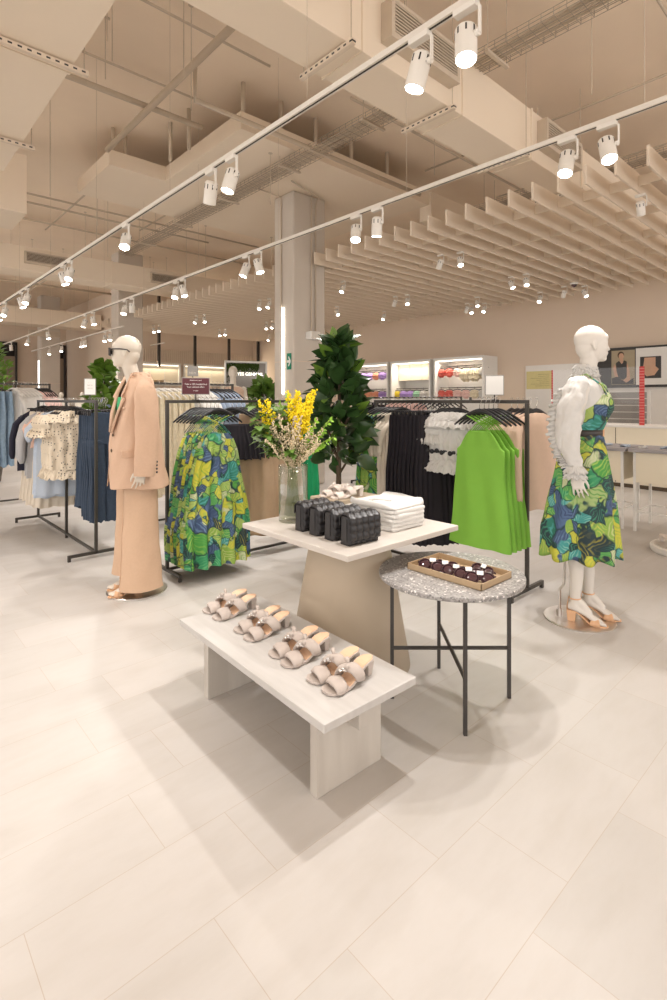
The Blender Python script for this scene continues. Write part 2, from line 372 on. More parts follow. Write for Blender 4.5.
def struct(o, label=None):
    o['kind'] = 'structure'
    if label: o['label'] = label
    return o
CH = {}
def copy_tree(o, parent=None, first=True):
    c = o.copy(); COL.objects.link(c)
    if not first: c.parent = parent
    for ch in list(o.children): copy_tree(ch, c, False)
    return c
def lerp(a, b, t): return a+(b-a)*t
def text_obj(name, body, size, m, parent, loc, rot, extrude=.002):
    cu = bpy.data.curves.new(name, 'FONT'); cu.body = body; cu.size = size; cu.extrude = extrude; cu.align_x = 'CENTER'; cu.align_y = 'CENTER'
    tmp = bpy.data.objects.new(name, cu); COL.objects.link(tmp); bpy.context.view_layer.update()
    me = bpy.data.meshes.new_from_object(tmp.evaluated_get(bpy.context.evaluated_depsgraph_get())); bpy.data.objects.remove(tmp)
    t = bpy.data.objects.new(name, me); COL.objects.link(t); me.materials.clear()
    me.materials.append(M[m]); t.location = loc; t.rotation_euler = rot
    if parent: t.parent = parent
    return t
# ================================================================ THE SHELL
struct(MB().box((-7, -7, -.2), (13, 26, 0)).build('floor', 'floor'), 'large pale limestone floor tiles')
struct(MB().box((-7, -7, 5.35), (13, 26, 5.6)).build('ceiling', 'slab'), 'beige painted concrete ceiling slab')
struct(MB().box((12, -7, 0), (12.2, 18.2, 5.35)).build('wall_right', 'wall'))
struct(MB().box((6.9, 18, 0), (12.2, 18.2, 5.35)).build('wall_back', 'wall'))
struct(MB().box((6.9, 18.2, 0), (7.1, 25.2, 5.35)).build('wall_back_return', 'wall'))
struct(MB().box((-7, 25, 0), (7.1, 25.2, 5.35)).build('wall_back_left', 'wall'))
struct(MB().box((11.93, -3, 0), (12, 6.2, 2.22)).build('trim_1', 'wallw'), 'white lower panelling of the right wall')
# flat concrete drop band carried by the columns
b = MB()
b.prism([(2.686, 7.66), (3.53, 7.66), (3.53, 5.55), (7.3, 5.55), (7.3, 9.09), (2.686, 9.09)], 4.75, 4.97)
struct(b.build('ceiling_drop_band', 'duct'), 'flat dropped ceiling band around the column head')
struct(MB().box((7.3, 5.5, 4.5), (12, 5.75, 4.97)).build('ceiling_beam', 'duct'))
# columns
def column(x, y, lab):
    c = MB().box((x, y, 0), (x+.68, y+.52, 4.75 if y < 8 else 5.35)).build('column', 'column', bevel=.03)
    struct(c, lab)
    MB().box((x-.02, y+.24, 1.5), (x-.001, y+.275, 2.9)).build('light_strip', 'strip', c)
    MB().box((x-.004, y-.004, 2.02), (x+.684, y+.524, 2.03)).build('joint_line', 'wall', c)
    return c
col1 = column(5.17, 6.6, 'concrete column with vertical light strip and green exit sign')
column(5.17, 14.1, 'second concrete column further back')
column(5.2, 22.0, 'third concrete column at the far left')
# exit sign and emergency light on the near column
s = empty('exit_sign', (5.165, 6.70, 2.02))
tag(s, 'small green exit arrow sign on the near concrete column', 'sign')
MB().box((-.006, -.055, -.13), (0, .055, .13)).build('sign_plate', 'exitg', s)
a = MB()
for p in [((-.05, -.035), (.0, -.035), (.0, .035), (-.05, .035))]: pass
a.prism([(-.03,-.025),(-.06,0),(-.06,.04),(-.02,.01),(-.02,.06),(.0,.045),(.0,-.045),(-.02,-.06),(-.02,-.01),(-.03,-.025)], -.009, -.006)
m4 = Matrix(((0,0,1,0),(-1,0,0,0),(0,1,0,0),(0,0,0,1)))
a = MB()
a.prism([(-.045,-.02),(.005,-.02),(-.02,-.075),(.0,-.08),(.045,-.015),(.045,.015),(.0,.08),(-.02,.075),(.005,.02),(-.045,.02)], .006, .009)
a.xf(Matrix(((0,0,-1,0),(-1,0,0,0),(0,1,0,0),(0,0,0,1))))
a.build('arrow', 'tag', s)
e = empty('emergency_light', (5.42, 6.6, 2.38)); tag(e, 'white emergency light box on the near concrete column', 'light')
MB().box((0, -.14, 0), (.2, 0, .13)).build('housing', 'white', e, bevel=.008)
MB().box((.015, -.147, .01), (.185, -.14, .12)).build('diffuser', 'trackw', e)
MB().tube([(.1, -.03, .13), (.1, -.03, 2.36)], .011, 6).build('conduit', 'pipe', e)

# back walls: slat screen, lit niches, dark glazing
o = empty('slatted_screen', (7.0, 17.93, 2.7)); tag(o, 'pale vertical slat screen along the back wall above the niches', 'screen')
mb = MB()
for i in range(62): mb.box((i*.08, -.04, 0), (i*.08+.04, 0, .5))
mb.build('slats', 'baffle', o); MB().box((0, -.02, -.03), (4.95, 0, 0)).build('rail', 'baffle', o)
def niche(x0, x1, y, z0, z1, lab):
    o = empty('lit_niche', ((x0+x1)/2, y, z0)); tag(o, lab, 'shelf', 'lit niches in the back wall')
    w = (x1-x0)/2; h = z1-z0
    mb = MB().box((-w, -.06, -.08), (w, .0, 0)).box((-w, -.06, h), (w, 0, h+.08)).box((-w-.07, -.06, -.08), (-w, 0, h+.08)).box((w, -.06, -.08), (w+.07, 0, h+.08))
    mb.build('frame', 'white', o)
    MB().box((-w, -.012, 0), (w, -.002, h)).build('back_panel', 'nichel', o)
    MB().box((-w+.02, -.05, h-.03), (w-.02, -.03, h-.012)).build('light_strip', 'dim', o)
    mb = MB()
    for k in range(1, 3): mb.box((-w+2*w*k/3-.006, -.02, 0), (-w+2*w*k/3+.006, -.0125, h))
    mb.build('divider', 'white', o)
    ld = bpy.data.lights.new('niche_lamp', 'AREA'); ld.energy = 15; ld.color = (1, .86, .66); ld.shape = 'RECTANGLE'; ld.size = 2*w*.9; ld.size_y = .05
    lo = bpy.data.objects.new('niche_lamp', ld); COL.objects.link(lo); lo.parent = o; lo.location = (0, -.07, h-.05); lo.rotation_euler = (R(-55), 0, 0)
niche(7.15, 8.75, 17.95, 2.0, 2.66, 'lit cream wall niche nearest the suited mannequin')
niche(9.0, 10.65, 17.95, 2.0, 2.66, 'lit cream wall niche behind the burgundy sign')
niche(10.95, 11.9, 17.95, 1.9, 2.6, 'narrow lit cream wall niche beside the near column')
bx = MB().box((7.7, 17.72, 2.0), (8.1, 17.9, 2.1)).build('storage_box', 'card', bevel=.01); tag(bx, 'tan box standing in the lit niche behind the suited mannequin', 'box')
for u in (117, 159, 195, 229, 258):
    X = XU(17.5, u)
    t = MB().box((X-.04, 17.46, 2.55), (X+.04, 17.54, 5.35)).build('ceiling_post', 'black')
    tag(t, 'dark slim vertical post hanging before the back wall', 'post', 'dark hanging posts')
# shop-window glazing at the far left
def glazing(x0, x1, lab):
    o = empty('glazed_partition', (x0, 24.9, 0)); struct(o, lab)
    w = x1-x0
    MB().box((0, 0, 0), (w, .04, 3.75)).build('glass', 'dglass', o)
    k = int(w/.75)
    for i in range(k):
        MB().box((w*(i+.16)/k, -.06, 0), (w*(i+1)/k, -.02, 3.2)).build('door_panel', 'brownp', o)
    MB().box((0, -.1, 3.66), (w, -.02, 3.78)).box((0, -.1, 0), (.08, -.02, 3.7)).box((w-.08, -.1, 0), (w, -.02, 3.7)).build('frame', 'black', o)
glazing(5.95, 8.0-1.15, 'dark glazed partition with brown panels at the far left')
glazing(2.0, 5.0, 'dark glazed partition left of the far column')

# ---------------- ducts
def duct(name, a, c, lab, ends=True):
    o = empty(name, ((a[0]+c[0])/2, (a[1]+c[1])/2, a[2])); tag(o, lab, 'duct')
    off = Vector(o.location)
    mb = MB().box(Vector(a)-off, Vector(c)-off)
    mb.build('casing', 'duct', o, bevel=.006)
    return o
def flanges(o, axis, pos, a, c):
    off = Vector(o.location)
    for p in pos:
        if axis == 'x': lo = (p, a[1]-.012, a[2]-.012); hi = (p+.03, c[1]+.012, c[2]+.012)
        else: lo = (a[0]-.012, p, a[2]-.012); hi = (c[0]+.012, p+.03, c[2]+.012)
        MB().box(Vector(lo)-off, Vector(hi)-off).build('flange', 'duct', o)
def grille(o, x0, x1, y, z0, z1, out=.12):
    off = Vector(o.location)
    f = MB()
    f.box(Vector((x0, y-out, z0))-off, Vector((x1, y-out+.045, z0+.05))-off).box(Vector((x0, y-out, z1-.03))-off, Vector((x1, y-out+.045, z1))-off)
    f.box(Vector((x0, y-out+.001, z0+.05))-off, Vector((x0+.04, y-out+.045, z1-.03))-off).box(Vector((x1-.04, y-out+.001, z0+.05))-off, Vector((x1, y-out+.045, z1-.03))-off)
    f.box(Vector((x0+.002, y-out+.046, z0+.002))-off, Vector((x1-.002, y+.002, z1-.002))-off)
    g = f.build('grille', 'duct2', o)
    MB().box(Vector((x0+.041, y-out+.034, z0+.051))-off, Vector((x1-.041, y-out+.045, z1-.031))-off).build('grille_back', 'dark', g)
    s = MB(); z = z0+.06
    while z < z1-.035:
        s.box(Vector((x0+.04, y-out+.002, z))-off, Vector((x1-.04, y-out+.02, z+.012))-off); z += .027
    s.build('slats', 'grill', g)
d1 = duct('air_duct', (1.33, 2.85, 4.1), (12, 3.31, 4.66), 'big boxed beige air duct crossing overhead with side grilles')
flanges(d1, 'x', [1.55, 2.9, 4.25, 5.6, 6.95, 8.3], (-3, 2.85, 4.1), (12, 3.31, 4.66))
grille(d1, 3.12, 4.05, 2.85, 4.26, 4.58); grille(d1, 5.75, 6.7, 2.85, 4.26, 4.58)
d0 = duct('air_duct', (-1.2, -2, 4.1), (1.31, 7.2, 4.6), 'wide flat air duct at upper left of the ceiling')
flanges(d0, 'y', [4.65, 6.35], (-1.2, -2, 4.1), (1.31, 7.2, 4.6))
d4 = duct('air_duct', (-1.5, 8.63, 4.1), (1.86, 9.6, 4.95), 'short boxed duct at the left edge of the photo')
d2 = duct('air_duct', (-3, 12.4, 4.1), (12, 13.1, 4.6), 'long boxed duct with two grilles beyond the star-bright lamp')
grille(d2, 2.62, 3.45, 12.4, 4.25, 4.5, .06); grille(d2, 5.3, 6.2, 12.4, 4.25, 4.5, .06)
flanges(d2, 'x', [1.5, 4.4], (-3, 12.4, 4.1), (12, 13.1, 4.6))
d3 = duct('air_duct', (-3, 20.2, 4.0), (6.8, 21, 4.55), 'farthest boxed duct near the glazed partition')
grille(d3, 4.4, 5.4, 20.2, 3.6, 3.8, .02)
def channel(p0, p1, i, lab):
    o = MB(); d = (Vector(p1)-Vector(p0)); L = d.length; d.normalize()
    ang = math.atan2(d.y, d.x)
    mb = MB().box((0, -.02, -.04), (L, .02, 0))
    r = empty('support_channel', p0, ang); tag(r, lab, 'bracket', 'perforated duct support channels')
    mb.build('channel', 'chan', r)
    for x in (.03, L-.03): MB().tube([(x, 0, 0), (x, 0, 5.35-p0[2])], .005, 5).build('threaded_rod', 'pipe', r)
LBL = 'perforated channel with threaded rods holding up a duct'
for i, x in enumerate((2.74, 4.03, 5.4, 6.8)): channel((x, 2.77, 4.085), (x, 3.39, 4.085), 0, 'perforated channel holding up the big grilled duct, '+NTH[i]+' from the left')
for i, y in enumerate((2.0, 4.53, 6.25)): channel((-1.3, y, 4.085), (1.42, y, 4.085), 0, 'perforated channel under the upper left flat duct, '+NTH[i]+' from the top')
# ---------------- baffles: one board each
proto = MB().box((0, -.0125, 0), (5.75, .0125, .195)).build('ceiling_baffle', 'baffle', bevel=.003)
BL = 'long narrow beige board of the open baffle ceiling'
y = 1.36; i = 0
while y < 16.6:
    o = proto if i == 0 else proto.copy()
    if i: COL.objects.link(o)
    o.location = (5.5, y, 3.6); tag(o, BL+(', '+NTH[i]+' from the right edge' if i < 14 else ', far back in the row'), 'ceiling baffle', 'parallel baffle boards'); y += .284; i += 1
for k in range(6):
    x = 6.1+k*1.0
    o = MB().box((x, 1.3, 3.655), (x+.02, 16.6, 3.76)).build('baffle_crosspiece', 'baffle')
    tag(o, 'long crosspiece board tying the baffle boards together, '+NTH[k]+' from their open ends', 'ceiling baffle', 'baffle crosspieces')
# ---------------- wire cable tray, pipes, conduits
def cable_tray(x, y0, y1, h, lab, w=.28):
    r = empty('cable_tray', (x, y0, h)); tag(r, lab, 'cable tray')
    L = y1-y0; m = MB()
    for k in range(5): m.tube([(w*k/4, 0, 0), (w*k/4, L, 0)], .004, 4)
    for xx in (0, w): m.tube([(xx, 0, .07), (xx, L, .07)], .004, 4).tube([(xx, 0, .035), (xx, L, .035)], .004, 4)
    yy = .05
    while yy < L: m.tube([(0, yy, .07), (0, yy, 0), (w, yy, 0), (w, yy, .07)], .0035, 4); yy += .11
    m.build('wire_basket', 'tray', r)
    c = MB()
    for k in range(6): c.tube([(.03+.035*k+random.uniform(-.008, .008), L*t/12, .012+random.uniform(0, .012)) for t in range(13)], .010, 5)
    c.build('cables', 'pipe', r, smooth=True)
    yy = .8
    while yy < L:
        MB().box((-.05, yy, -.03), (w+.05, yy+.035, -.005)).build('bracket', 'duct2', r)
        MB().tube([(-.03, yy+.015, -.02), (-.03, yy+.015, (4.75 if 5.5 < yy+y0 < 9.1 and x < 7 else 5.35)-h)], .005, 5).tube([(w+.03, yy+.015, -.02), (w+.03, yy+.015, (4.75 if 5.5 < yy+y0 < 9.1 and x < 7 else 5.35)-h)], .005, 5).build('rod', 'pipe', r)
        yy += 1.6
cable_tray(4.35, .2, 11.8, 4.66-.02, 'long wire cable tray under the drop band, left of the column')
cable_tray(8.2, 1.0, 5.3, 4.8, 'short wire cable tray above the baffle boards')
def pipe(name, pts, r, lab, cat='pipe', grp=None, m='pipe'):
    p0 = Vector(pts[0]); mb = MB().tube([Vector(p)-p0 for p in pts], r, 8)
    o = mb.build(name, m, smooth=True, loc=p0); tag(o, lab, cat, grp); return o
def seg(u0, v0, u1, v1, h):
    a = FP2(u0, v0, h); c = FP2(u1, v1, h); return a, c
def FP2(u, v, h):
    z = (h-1.4)*525/(400.0-v); return CW((u-333.5)/525*z, z, h)
a = FP2(76, 79, 4.95); pipe('sprinkler_pipe', [(0.3, a.y, 4.95), (FP2(205, 125, 4.95).x, a.y, 4.95)], .035, 'thick painted pipe crossing the left part of the slab')
a = FP2(107, 150, 4.86); c = FP2(232, 25, 4.86); pipe('sprinkler_pipe', [(a.x, a.y, 4.86), (a.x, c.y, 4.86)], .038, 'thick painted pipe running back toward the drop band corner')
a = FP2(195, 100, 4.66); pipe('sprinkler_pipe', [(a.x, a.y, 5.1), (a.x, a.y, 4.66), (a.x+3.9, a.y, 4.66)], .03, 'elbowed painted pipe passing under the drop band edge')
for nm, (x0, y0, x1, y1, h, r) in {
    'a': (6.0, 3.6, 12, 3.6, 4.9, .03), 'b': (5.9, 3.75, 12, 3.75, 4.9, .03), 'c': (5.2, 3.48, 12, 3.48, 4.75, .02)}.items():
    pipe('service_pipe', [(x0-2.5, y0, h), (x1, y1, h)], r, 'long painted pipe running beside the big duct', 'pipe', 'pipes beside the big duct')
for (x, y0, y1, h) in ((7.0, .5, 5.4, 5.2), (8.9, .3, 5.2, 5.2), (3.2, -1, 2.7, 5.2), (1.9, 9.3, 12.2, 5.0), (3.0, 9.3, 12.3, 5.0), (2.5, 13.3, 19, 4.6), (3.8, 13.3, 19, 4.6), (4.9, 9.3, 12, 5.33)):
    pipe('conduit', [(x, y0, h), (x, y1, h)], .016, 'thin conduit fixed under the slab', 'pipe', 'thin ceiling conduits')
for (y, x0, x1, h) in ((10.2, 1, 7, 4.95), (11.5, .5, 8, 4.9), (14.5, .5, 6.5, 4.7), (15.8, .5, 6.5, 4.5), (9.9, 1.9, 5.5, 4.7), (1.6, 4.6, 12, 5.2), (4.6, 4.5, 11, 5.1), (4.9, .6, 3.5, 5.2), (6.1, 1.4, 3.4, 5.22), (5.4, 1.4, 1.9, 5.22), (17.2, .3, 6.5, 4.8)):
    pipe('conduit', [(x0, y, h), (x1, y, h)], .018 if h < 5.15 else .014, 'thin conduit fixed under the slab', 'pipe', 'thin ceiling conduits')
# conduits wrapping the head of the near column
pipe('column_conduit', [(5.15, 6.9, 1.4+1.5), (5.15, 6.9, 4.6), (5.13, 6.88, 4.7), (4.7, 6.88, 4.72)], .012, 'grey conduit bending off the head of the near column, left face', 'pipe')
pipe('column_conduit', [(5.62, 6.58, 2.5), (5.62, 6.58, 4.6), (5.60, 6.5, 4.7), (4.9, 6.3, 4.72)], .012, 'grey conduit bending off the head of the near column, right face', 'pipe')
# thin drop rods / sprinkler drops
random.seed(11)
rod = MB().tube([(0, 0, -1), (0, 0, 0)], .005, 5).lathe([(.0, -.012), (.03, -.008), (.03, 0)], n=10, cap0=False)
rp = None
pts = []
for i in range(64):
    x = random.uniform(.6, 6.6); y = random.uniform(1.2, 17)
    if (5.0 < x < 6 and 6.4 < y < 7.4): continue
    if 2.6 < y < 3.5 or (2.6 < x < 7.3 and 5.4 < y < 9.2 and i % 3) or (x < 1.45 and y < 7.3) or 12.3 < y < 13.2: continue
    pts.append((x, y))
for i, (x, y) in enumerate(pts):
    if rp is None: o = rp = rod.build('hanging_rod', 'pipe')
    else: o = rp.copy(); COL.objects.link(o)
    top = 4.75 if (3.53 < x < 7.3 and 5.55 < y < 9.09) or (2.686 < x < 7.3 and 7.66 < y < 9.09) else 5.35
    o.location = (x, y, top); o.scale = (1, 1, random.uniform(.45, 1.15) if top < 5 else random.uniform(.6, 1.4)); tag(o, 'thin rod hanging down from the ceiling', 'rod', 'thin ceiling rods')
# stub pipes rising in the dark gap over the drop band
for (x, y) in ((2.9, 7.9), (3.1, 7.95), (3.45, 7.2), (3.48, 6.7), (3.7, 5.7), (4.3, 5.72), (4.9, 5.72), (5.6, 5.72), (6.4, 5.72)):
    o = MB().tube([(0, 0, -.55), (0, 0, 0)], .028, 8).build('pipe_drop', 'pipe', smooth=True, loc=(x-.12, y-.12, 5.35)); tag(o, 'short vertical pipe in the dark gap over the drop band', 'pipe', 'pipe stubs over the drop band')

# ---------------- tracks and spotlights
def track(x, y0, y1, h, lab):
    r = empty('lighting_track', (x, y0, h)); tag(r, lab, 'lighting track'); L = y1-y0
    MB().box((-.018, 0, 0), (.018, L, .032)).build('rail', 'trackw', r)
    MB().box((-.006, .02, -.0008), (.006, L-.02, 0)).build('slot', 'dark', r)
    y = .5; m = MB()
    while y < L: 
        top = 4.1 if x < 1 else 5.35
        m.tube([(0, y, .03), (0, y, top-h)], .002, 4); y += 1.9
    m.build('suspension_wires', 'pipe', r)
track(2.066, .1, 17, 3.2, 'lighting track crossing diagonally above the big duct view')
track(3.62, .6, 20, 3.2, 'lighting track running just before the baffle boards')
track(4.9, 13, 22, 3.2, 'far lighting track by the back columns')
track(7.7, 16.8, 17.9, 3.3, 'short lighting track beyond the baffle boards')
track(.45, -1, 7, 3.2, 'lighting track above the viewer')
def spot_proto():
    r = empty('track_spotlight'); 
    MB().box((-.022, -.06, -.03), (.022, .06, -.001)).build('adapter', 'spotw', r, bevel=.004)
    MB().box((-.010, -.075, -.155), (.010, -.067, -.03)).tube([(0, -.071, -.15), (0, -.05, -.15)], .017, 12).build('bracket', 'spotw', r, bevel=.002)
    hd = MB().lathe([(.036, .06), (.05, .045), (.05, -.11), (.046, -.115)], n=28, cap0=True, cap1=False)
    for k in range(10):
        a = 2*PI*k/10
    b_ = hd.build('head', 'spotw', r, smooth=False)
    v = MB()
    for k in range(8):
        a = 2*PI*k/8; v.cbox((.0502*math.cos(a), .0502*math.sin(a), .02), (.002, .008, .035), Matrix.Rotation(a, 3, 'Z'))
    v.build('vents', 'dark', b_)
    MB().lathe([(.045, -.113), (.045, -.109)], n=24).build('lens', 'lens', b_)
    b_.location = (0, 0, -.15)
    return r
SPR = spot_proto(); first_spot = [True]
def spotlight(x, y, h, aim, lab, grp=None, lamp=True, big=1.0, cone=62, blend=.55, star=False):
    """aim = point on the floor the head looks at"""
    global SPR
    if first_spot[0]: r = SPR; first_spot[0] = False
    else: r = copy_tree(SPR)
    r.location = (x, y, h); r.scale = (big, big, big)
    tag(r, lab, 'spotlight', grp)
    d = (Vector(aim)-Vector((x, y, h-.15)))
    az = math.atan2(d.y, d.x); tilt = math.atan2(math.hypot(d.x, d.y), -d.z)
    tilt = min(tilt, R(58))
    hd = [c for c in r.children if c.name.startswith('head')][0]
    hd.rotation_euler = (0, -tilt, az)
    if star:
        ln = [c for c in hd.children if c.name.startswith('lens')][0]; ln.data = ln.data.copy(); ln.data.materials[0] = M['star']
    if lamp:
        ld = bpy.data.lights.new('lamp', 'SPOT'); ld.energy = SPOT_W*lamp; ld.color = SPOT_COL; ld.spot_size = R(cone*1.35); ld.spot_blend = blend; ld.shadow_soft_size = .035
        lo = bpy.data.objects.new('lamp', ld); COL.objects.link(lo); lo.parent = hd; lo.location = (0, 0, -.125)
    return r
# spotlights along the tracks
GA = 'spotlights on the ceiling tracks'
YA = lambda u: YU(2.066, u); YB = lambda u: YU(3.62, u)
spotlight(2.066, YA(466), 3.2, (1.45, .95, 0), 'white track spotlight, larger and upper of the top pair', None, 1.2)
spotlight(2.066, YA(420), 3.2, (1.65, 2.3, 0), 'white track spotlight, left one of the top pair before the grille', None, 1.2)
spotlight(2.066, YA(228)-.05, 3.2, (1.2, 3.6, 0), 'white track spotlight with lit face above the drop band, right of its pair', None, 1)
spotlight(2.066, YA(211), 3.2, (2.5, 5.2, 0), 'white track spotlight, left of the pair over the drop band', None, 1)
spotlight(2.066, YA(126), 3.2, (1.0, 3.9, 0), 'star-bright track spotlight at the left', None, 1.3, star=True)
for i, u in enumerate((70, 63, 27, 21, 5, -2)):
    spotlight(2.066, YA(u), 3.2, (2.0+(.8 if i % 2 else -.9), YA(u)-1.2+.5*(i % 2), 0), 'small white spotlight on the far left of the first track, '+NTH[i]+' past the star-bright one', GA, .9 if i % 2 else 0)
spotlight(3.62, YB(607), 3.2, (2.6, .5, 0), 'white track spotlight, right one of the pair at the right', None, 1.1)
spotlight(3.62, YB(567), 3.2, (2.5, 1.5, 0), 'white track spotlight, left one of the pair at the right', None, 1.1)
for i, u in enumerate((377, 356, 258, 246, 183, 176, 132, 125, 93, 85, 48, 28, 11)):
    yy = YB(u)
    spotlight(3.62, yy, 3.2, (3.62+(-1.1 if i % 2 else .3), yy-(.9 if i % 3 else -.4), 0), 'small white spotlight on the second track, '+NTH[i]+' after the right pair', GA, 1 if i in (0, 1, 2, 3, 5, 7, 9) else 0)
for i, y in enumerate((13.9, 14.3, 15.9, 16.2, 18.2, 19.6)):
    spotlight(4.9, y, 3.2, (4.4, y-.8, 0), 'tiny spotlight on the far track beside the back columns', 'spotlights on the far track', 1 if i % 2 else 0)
for i, y in enumerate((1.3, 3.2, 4.6)):
    spotlight(.45, y, 3.2, ((1.3, 1.6, 0), (-.3, 3.2, 0), (.9, 4.2, 0))[i], 'spotlight on the track above the viewer', 'spotlights above the viewer', 1.15)
# spots in the baffle ceiling
HB = 3.72
bs = [(457, 258), (440, 260), (340, 286), (409, 298), (400, 299), (487, 306), (475, 307), (465, 307), (648, 200), (527, 278), (511, 281), (546, 295), (560, 291), (577, 291),
      (269, 302), (261, 303), (205, 317), (197, 318), (225, 331), (218, 332), (270, 324), (264, 325), (340, 309), (386, 314), (160, 327), (154, 328), (267, 337), (480, 300)]
for i, (u, v) in enumerate(bs):
    p = FP(u, v, HB-.2)
    q = copy_tree(SPR)
    r = q; r.location = (p.x, 1.36+.284*round((p.y-1.36)/.284), 3.602); r.scale = (.85, .85, .85)
    hd = [c for c in r.children if c.name.startswith('head')][0]
    lit = i not in (1, 4, 7, 8, 12)
    hd.rotation_euler = (0, -R(28 if lit else -30), R(-135+40*math.sin(i*2.1)))
    tag(r, ('small lit spotlight between the baffle boards, '+('toward the right wall' if u > 440 else 'left of the column' if u < 275 else 'right of the column')) if lit else 'small unlit spotlight turned away between the baffle boards', 'spotlight', 'lit baffle ceiling spotlights' if lit else 'turned away baffle spotlights')
    if lit and i in (0, 2, 3, 5, 9, 11, 13, 14, 17, 19, 23):
        ld = bpy.data.lights.new('lamp', 'SPOT'); ld.energy = SPOT_W*1.1; ld.color = SPOT_COL; ld.spot_size = R(85); ld.spot_blend = .6; ld.shadow_soft_size = .05
        lo = bpy.data.objects.new('lamp', ld); COL.objects.link(lo); lo.parent = hd; lo.location = (0, 0, -.125)
p = FP(574, 285, 3.56)
o = empty('dome_camera', (p.x, p.y, 3.6)); tag(o, 'small dome camera with dark bubble under the baffle boards', 'camera')
MB().lathe([(.07, -.03), (.075, 0)], n=20).build('housing', 'white', o, smooth=True)
MB().ell((0, 0, -.035), (.05, .05, .05)).build('dome', 'lensd', o, smooth=True)

# ================================================================ FURNITURE
# low bench
b = empty('low_bench', (1.371, 1.815, 0), R(-1.7)); tag(b, 'low white wooden display bench holding four pairs of mules', 'bench')
MB().box((-.228, -.545, .315), (.228, .545, .345)).build('bench_top', 'bench', b, bevel=.003)
for s in (-1, 1):
    MB().box((-.16, s*.405-.02, 0), (.16, s*.405+.02, .315)).build('leg', 'benchleg', b, bevel=.002)
MB().box((-.02, -.49, .215), (.02, -.426, .315)).box((-.02, -.384, .215), (.02, .384, .315)).build('support_rail', 'benchleg', b, bevel=.002)
# stone table on cone pedestal
t = empty('stone_table', (1.975, 2.032, 0)); tag(t, 'square travertine table on a wide cone pedestal', 'table')
MB().box((-.412, -.412, .703), (.412, .412, .73)).build('table_top', 'stone', t, bevel=.003)
MB().lathe([(.325, 0), (.205, .70), (.20, .702)], n=72).build('pedestal', 'ped', t, smooth=False)
for p_ in t.children:
    if p_.name.startswith('pedestal'):
        p_.data.polygons.foreach_set('use_smooth', [len(q.vertices) == 4 for q in p_.data.polygons])
# round terrazzo side table
t = empty('side_table', (2.072, 1.450, 0), R(45-42.45)); tag(t, 'round grey terrazzo side table on thin black legs', 'table')
MB().lathe([(.330, .574), (.335, .577), (.335, .591), (.332, .594)], n=80).build('table_top', 'terr', t)
ang0 = R(-42.45) - R(45-42.45)
for k in range(4):
    a = ang0+k*PI/2
    x, y = .275*math.cos(a), .275*math.sin(a)
    MB().tube([(x, y, 0), (x, y, .574)], .011, 4).build('leg', 'black', t)
mb = MB()
for k in range(2):
    a = ang0+k*PI/2; x, y = .275*math.cos(a), .275*math.sin(a)
    mb.tube([(-x, -y, .235), (x, y, .235)], .0095, 4)
mb.build('cross_brace', 'black', t)
# small plinth behind
pl = MB().box((-.205, -.15, 0), (.205, .15, .70)).build('display_plinth', 'ped', bevel=.003, loc=(2.665, 2.79, 0)); tag(pl, 'plain beige plinth behind the stone table, sandals on top', 'plinth')

